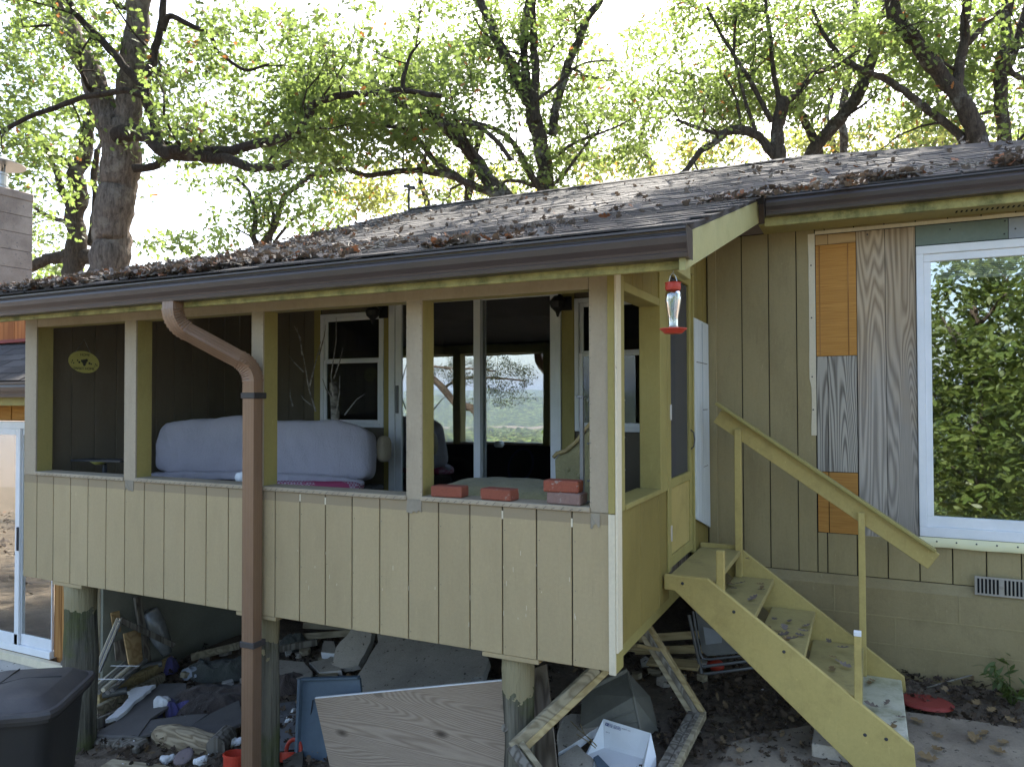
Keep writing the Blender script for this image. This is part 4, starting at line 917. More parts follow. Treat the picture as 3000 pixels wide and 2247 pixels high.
def pslab(name, pix, lifts, th, mat, lab, cat, edge, rough=.006):
    A, B, C_ = [gat(x, y, l) for x, y, l in lifts]; n = (B-A).cross(C_-A).normalized(); P = []
    for x, y in pix: r = ray(x, y); P.append(CAM+r*((A-CAM).dot(n)/r.dot(n)))
    Q = []
    for i, p in enumerate(P):
        Q.append(p); nx_ = P[(i+1) % len(P)]
        for t in (.25, .5, .75): j = Vector((random.uniform(-1, 1), random.uniform(-1, 1), random.uniform(-1, 1)))*rough; Q.append(p.lerp(nx_, t)+j-n*j.dot(n))
    m = MB(); m.plate(Q, th, (0, -.3, 1)); o = thing(name, lab, cat, P[0]); top = MB(); top.v = m.v; top.f = [m.f[0]]; top.build('face', mat, o); e = MB(); e.v = m.v; e.f = m.f[1:]; e.build('broken_edge', edge, o); return o
def panel(name, corners, th, mat, lab, cat, nrm=(0, -1, .3), bev=.003):
    m = MB(); m.plate(corners, th, nrm); o = m.build(name, mat)
    if bev: b = o.modifiers.new('bevel', 'BEVEL'); b.width = bev; b.segments = 1
    if lab: tag(o, lab, cat)
    return o
# trash bin
tb = thing('trash_bin', 'black wheeled trash bin with a dusty hinged lid', 'trash bin', (-3.36, -.86, -1.15))
bx, by, zb = -3.36, -.92, ground(-3.36, -.92)
MZ = Matrix.Rotation(R(35), 3, 'Z')
def ringp(hx, hy, z, p=9, n=48):
    out = []
    for k_ in range(n):
        a = 2*math.pi*k_/n; c, s = math.cos(a), math.sin(a); r = (abs(c)**p+abs(s)**p)**(-1/p); out.append(MZ @ Vector((hx*r*c, hy*r*s, 0))+Vector((bx, by, z)))
    return out
def loft(rings, cap=True):
    m = MB(); n = len(rings[0]); m.v = [tuple(v) for r in rings for v in r]
    m.f = [(i*n+j, i*n+(j+1) % n, (i+1)*n+(j+1) % n, (i+1)*n+j) for i in range(len(rings)-1) for j in range(n)]
    if cap: m.f += [tuple(range(n))[::-1], tuple(range((len(rings)-1)*n, len(rings)*n))]
    return m
ZT = -.36
smooth_by_angle(loft([ringp(.20, .21, zb+.02), ringp(.215, .225, zb+.10), ringp(.27, .285, ZT-.10), ringp(.285, .30, ZT-.05), ringp(.31, .325, ZT-.045), ringp(.31, .325, ZT)]).build('body', BLACKPL, tb), 45)
lid = smooth_by_angle(loft([ringp(.325, .34, ZT-.02), ringp(.33, .345, ZT+.005), ringp(.32, .335, ZT+.022), ringp(.30, .31, ZT+.024), ringp(.225, .25, ZT+.075), ringp(.215, .24, ZT+.079), ringp(.02, .02, ZT+.088)]).build('lid', LIDPL, tb), 25)
for (a, b) in (((-.10, -.235), (-.10, .235)), ((-.235, -.02), (-.10, -.02)), ((-.1, -.02), (.0, .06)), ((.0, .06), (.21, .06))):
    p, q_ = [MZ @ Vector((x, y, 0))+Vector((bx, by, ZT+.0835)) for x, y in (a, b)]; MB().bar(p, q_, .010, .004, (0, 0, 1), .002).build('lid_rib', BLACKPL, lid)
MB().tube([MZ @ Vector((-.2, .35, 0))+Vector((bx, by, ZT-.02)), MZ @ Vector((.2, .35, 0))+Vector((bx, by, ZT-.02))], .015, 8).build('handle_bar', BLACKPL, tb)
for s_ in (-1, 1): MB().lathe([(.10, -.02), (.11, -.015), (.11, .015), (.10, .02)], MZ @ Vector((s_*.23, .22, 0))+Vector((bx, by, zb+.10)), 18, MZ @ Matrix.Rotation(R(90), 3, 'Y')).build('wheel', BLACKPL, tb)
# loose plywood sheet, blue tub side
Yp = .24
ps = thing('plywood_sheet', 'weathered grey-brown plywood sheet leaning beside the split log post', 'plywood', (-1.2, Yp, -1.1))
c4 = [at(922, 2046, Y=Yp), at(1484, 1993, Y=Yp), at(1492, 2330, Y=Yp-.13), at(985, 2330, Y=Yp-.13)]
MB().plate(c4, .016, (0, -1, .3)).build('face', PLYS, ps); MB().bar(c4[0]+Vector((0, .009, .003)), c4[1]+Vector((0, .009, .003)), .008, .017, (0, 0, 1), .001).build('pale_edge', FOAM, ps)
bt = thing('storage_tub', 'slate blue plastic tub standing on edge behind the plywood', 'storage tub', (-1.75, .4, -1.1)); Yb = .42
q4 = [at(886, 1990, Y=Yb), at(1053, 1985, Y=Yb+.04), at(1090, 2330, Y=Yb-.12), at(872, 2330, Y=Yb-.16)]
MB().plate(q4, .02, (0, -1, .2)).build('side', BLUEPL, bt); MB().bar(q4[0]+Vector((-.005, -.012, .012)), q4[3]+Vector((-.005, -.012, 0)), .022, .05, (1, 0, 0), .005).build('rim', BLUEPL, bt)
MB().bar(q4[0]+Vector((0, -.005, .005)), q4[1]+Vector((0, -.005, .005)), .016, .04, (0, 0, 1), .005).build('rim', BLUEPL, bt)
MB().tube([at(x, y, Y=Yb-.04) for x, y in ((917, 2050), (911, 2090), (911, 2130), (918, 2170), (926, 2190))], .0045, 6).build('handle_wire', IRON, bt)
# broken concrete slabs
pslab('concrete_slab', [(1005, 2032), (1060, 1960), (1108, 1880), (1100, 1800), (1395, 1870), (1432, 1930), (1415, 1978), (1380, 1985), (1370, 2010), (1250, 2040)], ((1005, 2028, .08), (1380, 2000, .10), (1150, 1880, .26)), .07, CONC, 'large broken concrete slab under the porch floor', 'slab', CONCB)
pslab('concrete_slab', [(972, 1945), (985, 1895), (1040, 1830), (1095, 1830), (1085, 1880), (1050, 1948), (1000, 1958)], ((972, 1945, .12), (1050, 1948, .12), (1030, 1880, .25)), .06, CONC, 'jagged slab leaning beside the largest slab', 'slab', CONCB)
slab('concrete_slab', [(810, 1982, .13), (812, 1932, .13), (890, 1938, .13), (916, 1970, .12), (910, 1985, .12), (830, 1990, .12)], .06, CONC, 'flat slab right beside the mossy log post', 'slab', CONCB, rough=.005)
slab('concrete_slab', [(905, 1940, .12), (975, 1925, .12), (1000, 1962, .10), (935, 1968, .10)], .05, CONC, 'small slab between two larger slabs', 'slab', CONCB, rough=.005)
slab('concrete_chunk', [(940, 1910, .12), (948, 1876, .13), (978, 1878, .13), (990, 1915, .12)], .07, CONC, 'little white-edged concrete chunk', 'concrete', FOAM, rough=.006)
slab('paving_tile', [(930, 1970, .09), (985, 1960, .09), (990, 1986, .07), (935, 1990, .07)], .02, LUMB, 'thin tan tile below the small slab', 'tile')
# boards under the porch
def board(px, w, t, mat, lab, cat='board', lift=.05, name='board', up=(0, 0, 1), group=None, ys=None, xs=None):
    P = [at(x, y, X=xx) for (x, y), xx in zip(px, xs)] if xs else [gat(x, y, lift) for x, y in px] if ys is None else [at(x, y, Y=yy) for (x, y), yy in zip(px, ys)]
    m = MB(); m.bar(P[0], P[1], w, t, up, .003); return tag(m.build(name, mat), lab, cat, group)
for i, (p, lab) in enumerate(((((890, 1832), (1120, 1842)), 'grey board lying highest under the porch'), (((880, 1865), (1085, 1850)), 'grey board angled across rubble under the porch'), (((1870, 1870), (2100, 1855)), 'olive board on the scrap pile below the door'), (((1860, 1905), (2090, 1900)), 'lower olive board on the scrap pile'), (((1830, 1895), (1960, 1905)), 'short board poking out behind the corner'), (((1900, 1935), (2050, 1950)), 'wide pale offcut under the steps'))):
    board(p, .11 if i == 5 else .06, .02 if i == 5 else .035, LUMB if i < 2 else LUMO, lab, lift=.10+.02*(i % 3), up=(0, 1, .25) if i == 5 else (0, .3, 1))
board(((1868, 1890), (1935, 1903)), .02, .012, LUMO, 'thin tan stick across the wooden frame', 'stick', name='stick', ys=(1.0, .95))
# lumber, strips and rolls at the left
board(((285, 2050), (505, 1935)), .10, .05, LUMO, 'tan two-by-four in the left lumber pile', lift=.10, up=(0, .4, 1))
board(((280, 2085), (480, 1985)), .09, .045, LUMB, 'grey lumber below the tan two-by-four', lift=.06, up=(0, .4, 1)); board(((430, 1940), (512, 1900)), .05, .03, LUMB, 'short weathered batten atop the lumber pile', lift=.12)
board(((280, 2120), (430, 2060)), .08, .03, OLDW, 'old plank beside the white foam strip', lift=.04, up=(0, .6, 1)); board(((275, 1985), (440, 1905)), .06, .03, OLDW, 'dark plank behind the wrapped tubes', lift=.13)
ch_ = thing('channel_strip', 'long pale fluted strip leaning at the left', 'strip', gat(290, 1965)); p, q_ = at(283, 1968, Y=.35), at(350, 1812, X=-4.80)
for k_ in range(4): MB().bar(p+Vector((.022*k_-.03, 0, 0)), q_+Vector((.022*k_-.03, 0, 0)), .015, .018, (0, 1, 0), .003).build('flute', METALL if k_ % 2 else WHITETRIM, ch_)
bu = thing('tube_bundle', 'bundle of clear-wrapped grey tubes on the lumber pile', 'tubes', gat(350, 1980))
p, q_ = gat(290, 2028, .22), gat(392, 1940, .24); dd = (q_-p).normalized(); sd_ = dd.cross(Vector((0, 0, 1))).normalized()
for k_ in range(6): MB().tube([p+sd_*(k_*.038-.08)+Vector((0, 0, .02*(k_ % 2))), q_+sd_*(k_*.038-.08)+Vector((0, 0, .02*(k_ % 2)))], .019, 10).build('tube', METALL if k_ % 3 else WHITETRIM, bu)
for t in (.25, .7): MB().bar(p.lerp(q_, t)+sd_*-.12+Vector((0, 0, .045)), p.lerp(q_, t)+sd_*.14+Vector((0, 0, .045)), .012, .004, dd, .001).build('tape', FOAM, bu)
for (c, r_) in (((410, 1955), .03), ((300, 2035), .03)): tag(MB().tube([gat(*c, .14), gat(*c, .14)+Vector((.12, .14, .01))], r_, 14).build('pipe', METALD), 'grey pipe end right of the tube bundle' if c[0] > 400 else 'grey pipe end left of the tube bundle', 'pipe')
panel('plywood_offcut', [at(362, 1855, X=-4.84), at(412, 1840, X=-4.84), at(420, 1945, X=-4.70), at(378, 1945, X=-4.70)], .015, PLYT, 'olive tan plywood offcut leaning on the dark wall', 'plywood')
panel('plywood_offcut', [at(335, 1880, X=-4.87), at(362, 1870, X=-4.87), at(375, 1935, X=-4.82), at(340, 1935, X=-4.82)], .015, PLYD, 'darker offcut behind the olive one', 'plywood'); panel('plywood_offcut', [at(418, 1862, X=-4.85), at(436, 1858, X=-4.85), at(444, 1935, X=-4.75), at(424, 1940, X=-4.75)], .015, PLYD, 'narrow offcut right of the olive one', 'plywood'); panel('plywood_offcut', [at(322, 1795, X=-4.88), at(348, 1788, X=-4.88), at(352, 1850, X=-4.88), at(330, 1850, X=-4.88)], .015, PLYT, 'small plywood square high on the dark wall', 'plywood')
board(((402, 1748), (418, 1850)), .07, .03, OLDW, 'dark upright bar under the porch', xs=(-4.86, -4.78), up=(0, 1, 0), name='bar'); board(((352, 1815), (510, 1890)), .05, .03, OLDW, 'dark bar leaning across the rubble', xs=(-4.74, -4.6), name='bar')
wr_ = MB(); wr_.tube([at(440, 1790, X=-4.80), at(455, 1830, X=-4.78), at(475, 1880, X=-4.72), at(490, 1915, X=-4.68)], [.07, .085, .075, .045], 14, True, .08); tag(wr_.build('wrapped_roll', plain('cloudy_wrap', (.24, .25, .25), (.15, .155, .15), scale=9, rough=.25, spec=.6, bump=.5, grain=30), smooth=True), 'plastic-wrapped roll leaning on the dark wall', 'roll')
# pads, cloth, foam
slab('foam_pad', [(272, 2150, .08), (345, 2110, .09), (470, 2002, .12), (545, 2000, .13), (545, 2035, .12), (440, 2105, .10), (405, 2155, .08), (330, 2160, .07)], .02, PAD, 'long charcoal pad nearest the trash bin', 'pad'); slab('foam_pad', [(400, 2160, .07), (440, 2108, .09), (560, 2092, .10), (610, 2090, .10), (556, 2128, .09), (460, 2142, .08)], .02, PAD, 'charcoal pad flap in the middle of the clutter', 'pad')
slab('foam_pad', [(556, 2128, .10), (615, 2090, .11), (700, 2050, .13), (712, 2115, .10), (632, 2150, .08)], .02, PAD, 'charcoal pad beside the downspout foot', 'pad')
def drape(name, mat, p, hx, hy, hz, rz, seed):
    n = 44; m = MB(); M3 = Matrix.Rotation(R(rz), 3, 'Z')
    for j in range(n+1):
        for i in range(n+1):
            a, b = 2*i/n-1, 2*j/n-1; r = math.hypot(a, b) or 1e-6; mx = max(abs(a), abs(b)); a, b = a*mx/r, b*mx/r; r = mx
            an = math.atan2(b, a); k = 1+.28*mnoise.noise(Vector((2*math.cos(an)+seed, 2*math.sin(an), seed)))
            x, y = a*hx*k, b*hy*k
            f1 = 1-abs(mnoise.noise(Vector((x*4+seed, y*6+x*2, seed*2)))); f2 = 1-abs(mnoise.noise(Vector((x*10, y*14+seed, 4))))
            h = hz*((1-r**2.5)*(.45+.45*f1**2)+.16*f2**3*(1-r**6))
            q = M3 @ Vector((x, y, 0)); m.v.append((p.x+q.x, p.y+q.y, ground(p.x+q.x, p.y+q.y)+h+.03))
    m.f = [(j*(n+1)+i, j*(n+1)+i+1, (j+1)*(n+1)+i+1, (j+1)*(n+1)+i) for j in range(n) for i in range(n)]
    return m.build(name, mat, smooth=True)
def heap(name, mat, px, py, lift, hx, hy, hz, lab, cat, rz=0, seed=0, wr=.03, fr=9):
    p = gat(px, py)
    if cat in ('cloth', 'bag'): return tag(drape(name, mat, p, hx*1.15, hy*1.25, hz+lift*.9, rz, seed*3.7), lab, cat)
    o = soft(name, mat, gat(px, py, lift), (hx, hy, hz), Matrix.Rotation(R(rz), 3, 'Z'), (18,), 2.3, wr, fr, None, seed); return tag(o, lab, cat)
heap('cloth_heap', BROWNFAB, 620, 2070, .06, .42, .17, .10, 'crumpled dark brown cloth behind the downspout', 'cloth', 12, 1, .06, 7); heap('cloth_heap', GREENTARP, 660, 1985, .07, .42, .16, .09, 'dark green tarp behind the brown cloth', 'cloth', 15, 2, .05, 6); heap('cloth_heap', BROWNFAB, 845, 2030, .05, .16, .10, .10, 'dark cloth beside the mossy log post', 'cloth', 5, 3, .05, 9)
heap('cloth_heap', PURPLE, 492, 2098, .08, .12, .07, .06, 'purple cloth under the white foam lump', 'cloth', 0, 4, .03); heap('cloth_heap', PURPLE, 500, 1975, .06, .06, .06, .10, 'purple rag near the lumber ends', 'cloth', 0, 5, .03); heap('cloth_heap', PURPLE, 540, 2090, .07, .09, .05, .04, 'purple scrap right of the foam lump', 'cloth', 20, 6, .03); heap('plastic_bag', GREYBD, 565, 1990, .06, .12, .07, .05, 'grey-blue crumpled bag among the cloth', 'bag', 0, 7, .04); heap('dark_bag', GREENTARP, 860, 1905, .08, .17, .10, .08, 'dark bag behind the flat slab', 'bag', 0, 8, .04)
heap('foam_lump', FOAM, 478, 2052, .135, .07, .055, .035, 'white foam lump on the charcoal pad', 'foam', 10, 9, .03, 14)
slab('foam_strip', [(308, 2108, .12), (345, 2075, .13), (380, 2040, .14), (372, 2025, .15), (400, 2012, .16), (456, 2004, .16), (410, 2042, .14), (340, 2102, .12)], .03, FOAM, 'ragged white foam strip along the pad edge', 'foam', rough=.014)
for (x, y, s_, lab) in ((590, 2226, .05, 'white scrap right of the round stone'), (490, 2222, .05, 'white scrap left of the round stone'), (862, 2080, .03, 'small white crumb behind the mossy log'), (845, 2110, .028, 'white crumb beside the mossy log'), (690, 2170, .055, 'crumpled white paper by the downspout'), (580, 2018, .02, 'tiny white crumb on the brown cloth')): heap('foam_scrap', FOAM, x, y, .04, s_, s_*.6, s_*.5, lab, 'foam', random.uniform(0, 90), x, .018, 26)
sp = gat(540, 2220, .05); tag(MB().lathe([(.05, 0), (.07, .012), (.07, .018), (.05, .024)], sp, 18, Matrix.Rotation(R(30), 3, 'X')).build('round_stone', conc('pinkish_stone', (.25, .20, .20), (.19, .155, .155)), smooth=True), 'round pinkish disc stone in the leaves', 'stone')
panel('plaster_shard', [at(862, 2160, Y=.62), at(882, 2105, Y=.62), at(886, 2190, Y=.6), at(868, 2190, Y=.6)], .015, FOAM, 'white shard leaning on the blue tub', 'plaster')
panel('metal_sheet', [gat(808, 2060, .03), gat(880, 2050, .03), gat(880, 2190, .03), gat(808, 2200, .03)], .006, plain('dull_grey_sheet', (.17, .17, .175), rough=.5), 'dull grey sheet lying right of the mossy log', 'sheet', (0, 0, 1))
# rotten log pieces
lgp = thing('rotten_log', 'short rotten log with crumbly pale side in front of the pads', 'log', gat(550, 2200)); a_, b_ = gat(468, 2150, .04), gat(632, 2185, .04)
PALEW = wood('rotten_wood', (.40, .33, .22), (.19, .145, .09), 'x', 10, .5, 6)
MB().tube([a_.lerp(b_, t) for t in np.linspace(0, 1, 9)], [.075, .085, .09, .088, .092, .09, .088, .085, .07], 14, True, .13).build('trunk', PALEW, lgp)
lgq = MB(); a_, b_ = gat(632, 2190, .07), gat(668, 2150, .07); lgq.tube([a_, a_.lerp(b_, .5), b_], [.07, .075, .07], 14, True, .06); tag(lgq.build('log_end', OLDW), 'dark log end beside the rotten log', 'log')
a_, b_ = gat(290, 2165, .03), gat(420, 2185, .03); tag(MB().bar(a_, b_, .12, .06, (0, 1, .3), .015).build('beam', OLDW), 'half-buried beam under the long pad', 'beam')
slab('plank', [(290, 2247, .05), (330, 2222, .05), (480, 2240, .05), (560, 2260, .05), (300, 2290, .05)], .03, LUMB, 'pale plank at the bottom edge beside the bin', 'plank')
# buckets
def bucket(px, py, r_, h, tilt, lab, rz=0):
    p = gat(px, py); M3 = Matrix.Rotation(R(rz), 3, 'Z') @ Matrix.Rotation(R(tilt), 3, 'X'); o = thing('bucket', lab, 'bucket', p)
    MB().lathe([(r_*.86, 0), (r_*.97, h*.9), (r_*1.06, h*.9), (r_*1.06, h*.97), (r_, h*.97), (r_, h), (r_*.95, h), (r_*.84, h*.08), (.0, h*.08)], p, 26, M3).build('pail', RED, o)
    MB().tube([p+M3 @ Vector((r_*1.05*math.cos(a), -r_*.25+r_*.2*math.sin(a), h*.85-.02*math.sin(a))) for a in np.linspace(0, math.pi, 9)], .003, 5).build('bail', METALD, o)
bucket(682, 2275, .075, .15, -8, 'red bucket left of the downspout foot'); bucket(828, 2232, .10, .06, -25, 'red pail lid half hidden behind the mossy log', 30)
dk2 = gat(860, 2195, .06); tag(MB().tube([dk2+Vector((.06*math.cos(a), .0+.02*math.sin(a), .06*math.sin(a))) for a in np.linspace(0, 2*math.pi, 25)], .014, 8, False).build('red_ring', RED, smooth=True), 'red plastic ring leaning by the blue tub', 'ring')
slab('rubber_mat', [(828, 2210, .05), (886, 2190, .06), (884, 2300, .04), (835, 2290, .04)], .03, conc('mossy_rubble', (.13, .115, .09), (.07, .06, .05), bump=1), 'dark crumbly rubble piece at the foot of the tub', 'rubble', rough=.006)
# right of the split log: dark ply, wooden frames, carton, slabs, tote
panel('plywood_offcut', [at(1563, 1958, Y=.32), at(1600, 1945, Y=.32), at(1640, 2330, Y=.25), at(1560, 2330, Y=.25)], .014, PLYD, 'tall dark plywood offcut behind the split log post', 'plywood', bev=.001)
f1 = thing('window_frame', 'old wooden window frame corner in front of the split log', 'frame', gat(1530, 2247)); A_, B_, C_ = at(1748, 1955, Y=.30), at(1500, 2190, Y=-.03), at(1600, 2330, Y=-.22)
for (p, q_, o_, w, mt) in ((A_, B_, 0, .055, LUMB), (A_+Vector((.05, .03, -.015)), B_+Vector((.06, .03, .0)), 0, .035, LUMO), (B_, C_, 0, .055, OLDW), (B_+Vector((.05, .02, .02)), C_+Vector((.05, .02, .02)), 0, .03, LUMB)): MB().bar(p, q_, w, .045, (.6, .5, .4), .004).build('rail', mt, f1)
f2 = thing('window_frame', 'bent wooden frame leaning against the underside of the porch steps', 'frame', gat(2050, 2100)); A_, B_, C_ = at(1885, 1835, Y=1.20), gat(2045, 2092, .09), gat(1935, 2300, .09)
for (dv, w, mt) in ((Vector((-.035, 0, 0)), .045, LUMB), (Vector((.005, -.012, .0)), .03, OLDW), (Vector((.035, .012, .0)), .03, LUMO)):
    MB().bar(A_+dv, B_+dv, w, .05, (1, 0, .2), .004).build('rail', mt, f2); MB().bar(B_+dv, C_+dv, w, .05, (1, 0, 0), .004).build('rail', OLDW if mt is not LUMO else LUMB, f2)
# carton
bxo = thing('postal_carton', 'open white postal carton on the ground', 'box', gat(1820, 2247))
def cat4(*q): return [gat(*z) for z in q]
Bk = [gat(1770, 2190, .045), gat(1885, 2222, .045)]; bt_ = [at(1769, 2105, Y=Bk[0].y+.06), at(1907, 2147, Y=Bk[1].y+.06)]
nb = Vector((0, -1, .35)); th_ = .004
MB().plate([bt_[0], bt_[1], Bk[1], Bk[0]], th_, nb).build('back_flap', CARD, bxo)
fr0, fr1 = gat(1720, 2212, .045), gat(1862, 2300, .045)
MB().plate([Bk[0], Bk[1], fr1+Vector((0, 0, .0)), fr0], th_, (0, 0, 1)).build('inner_flap', CARD, bxo)
MB().plate([bt_[0]+Vector((-.002, 0, 0)), Bk[0], fr0, at(1718, 2205, Y=fr0.y+.02)], th_, (1, 0, .2)).build('left_flap', CARD, bxo)
rt_ = at(1922, 2215, Y=Bk[1].y-.05); rb = gat(1925, 2300, .0); MB().plate([bt_[1], rt_, rb, fr1+Vector((.03, -.02, .0)), Bk[1]], th_, (1, -.2, 0)).build('right_side', CARD, bxo)
MB().plate([fr0+Vector((0, 0, -.002)), fr1+Vector((0, 0, -.002)), fr1+Vector((.02, -.05, -.10)), fr0+Vector((0, -.05, -.10))], th_, (0, -1, 0)).build('front_side', CARD, bxo)
u_ = (bt_[1]-bt_[0]).normalized(); v_ = (bt_[0]-Bk[0]).normalized(); n_ = u_.cross(v_).normalized()
if n_.y > 0: n_ = -n_
v_ = n_.cross(u_)
Wf = (bt_[1]-bt_[0]).length; Hf = (bt_[0]-Bk[0]).length
def onflap(a, b): return bt_[0]+u_*(a*Wf)-v_*(b*Hf)+n_*.0012
rotm = Matrix((u_, v_, n_)).transposed().to_euler()
def quad(o, a0, b0, a1, b1, mat, nm, sk=0): MB().plate([onflap(a0+sk, b0), onflap(a1+sk, b0), onflap(a1, b1), onflap(a0, b1)], .0006, n_).build(nm, mat, o)
quad(bxo, .045, .10, .11, .20, INK, 'emblem', .008); MB().plate([onflap(.05, .135)+n_*.0007, onflap(.105, .12)+n_*.0007, onflap(.09, .155)+n_*.0007, onflap(.06, .175)+n_*.0007, onflap(.08, .145)+n_*.0007], .0004, n_).build('emblem_wing', CARD, bxo)
hs = Wf/14
text('UNITED STATES', hs*.62, onflap(.22, .135), rotm, INK, bxo, .0003); text('POSTAL SERVICE', hs*.62, onflap(.225, .195), rotm, INK, bxo, .0003)
text('PRIORITY MAIL', hs*.40, onflap(.50, .14), rotm, INKG, bxo, .0003); text('SHIP TO', hs*.34, onflap(.13, .42), rotm, INKG, bxo, .0003); text('FROM', hs*.4, onflap(.82, .62), rotm, INKG, bxo, .0003)
slab('foam_slab', [(1632, 2160, .12), (1640, 2105, .13), (1672, 2090, .14), (1720, 2092, .14), (1768, 2090, .14), (1775, 2112, .13), (1700, 2165, .11), (1635, 2205, .09)], .05, CONC, 'grey slab with crumbly white edge behind the carton', 'slab', FOAM, rough=.004)
slab('foam_slab', [(1636, 2215, .09), (1690, 2180, .10), (1740, 2225, .08), (1735, 2290, .07), (1640, 2290, .07)], .05, CONC, 'grey slab with white edge left of the carton', 'slab', FOAM, rough=.004)
slab('carpet_scrap', [(1738, 2218, .10), (1752, 2210, .10), (1800, 2260, .08), (1770, 2290, .07)], .012, BLUEPL, 'blue-grey carpet scrap sticking out by the carton', 'carpet')
m = MB()
for pix in ([(1672, 2112), (1700, 2140), (1730, 2165), (1748, 2185)], [(1690, 2150), (1720, 2170), (1745, 2190)], [(1700, 2120), (1712, 2150), (1745, 2180)]): m.tube([gat(x, y, .15) for x, y in pix], .003, 5)
tag(m.build('dry_vine', LUMO), 'thin dry vine over the slab behind the carton', 'vine')
to = thing('storage_tote', 'upturned cloudy plastic storage tote under the porch corner', 'storage tote', gat(1800, 2080))
T_ = [at(1705, 2032, Y=.95), at(1838, 1966, Y=1.15), at(1905, 2040, Y=1.15), at(1930, 2140, Y=1.0), at(1880, 2160, Y=.85), at(1700, 2130, Y=.75)]; e_ = at(1862, 2045, Y=1.0)
k_ = [gat(1700, 2140), gat(1870, 2160), gat(1935, 2150)]
m = MB(); top2 = at(1856, 2040, Y=.92); m.add([T_[0], T_[1], top2, T_[5], T_[4], T_[3], T_[2]], [(0, 2, 1), (0, 3, 4, 2)[::-1], (1, 2, 6), (2, 4, 5, 6)]); m.build('shell', TOTEPL, to, recalc=True)
MB().bar(T_[0]+Vector((0, 0, .006)), T_[1]+Vector((0, 0, .006)), .03, .02, (0, 0, 1), .006).build('rim', TOTEPL, to); MB().tube([T_[1], top2, T_[4]], .008, 7).build('ridge', TOTEPL, to)
for t in (.35, .6, .8): MB().tube([top2.lerp(T_[4], t)+Vector((-.004, -.006, 0)), top2.lerp(T_[4], t).lerp(T_[5], .6)+Vector((0, -.006, 0))], .005, 6).build('rib', TOTEPL, to)
# folded table under the stairs
ft = thing('folding_table', 'folded grey card table with tubular legs under the stairs', 'table', gat(2070, 2020)); Yt = 1.75
tub = lambda px, r_=.011: MB().tube([at(x, y, Y=Yt) for x, y in px], r_, 8)
tub([(2018, 1800), (2040, 1900), (2068, 2028)], .013).build('leg', METALD, ft); tub([(2060, 1952), (2200, 1935)]).build('crossbar', METALD, ft); tub([(2064, 1974), (2210, 1955)]).build('crossbar', METALD, ft)
tub([(2030, 1790), (2045, 1880), (2052, 1915), (2060, 1929), (2080, 1931), (2200, 1918)], .009).build('edge_tube', METALD, ft)
panel('table_top', [at(2036, 1790, Y=Yt+.03), at(2200, 1850, Y=Yt+.03), at(2195, 1912, Y=Yt+.03), at(2072, 1922, Y=Yt+.03), at(2056, 1908, Y=Yt+.03)], .012, plain('grey_table_top', (.16, .165, .165), rough=.6), None, None).parent = ft
bpy.data.objects['table_top.001'].matrix_parent_inverse = Matrix.Translation(-ft.location)
panel('label_sheet', [at(2060, 1835, Y=Yt+.01), at(2115, 1850, Y=Yt+.01), at(2115, 1882, Y=Yt+.01), at(2068, 1888, Y=Yt+.01)], .001, GREYBD, None, None, bev=0).parent = ft
bpy.data.objects['label_sheet'].matrix_parent_inverse = Matrix.Translation(-ft.location)
heap('red_cup', RED, 2095, 1948, .06, .06, .05, .04, 'crushed red thing behind the folded table', 'scrap', 0, 3, .01)
# right foreground: red disc, stick, weed
pd = gat(2712, 2062, .03); tag(MB().lathe([(.15, 0), (.165, .004), (.165, .012), (.15, .022), (.13, .026), (.0, .028)], pd, 32, Matrix.Rotation(R(-4), 3, 'X')).build('red_disc', REDL), 'dull red plastic disc at the edge of the pad', 'disc')
st_ = MB(); st_.tube([gat(2715, 2013, .03), gat(2800, 1990, .06), gat(2890, 1965, .09)], [.006, .005, .003], 6); tag(st_.build('stick', OLDW), 'thin grey stick leaning near the foundation', 'stick')
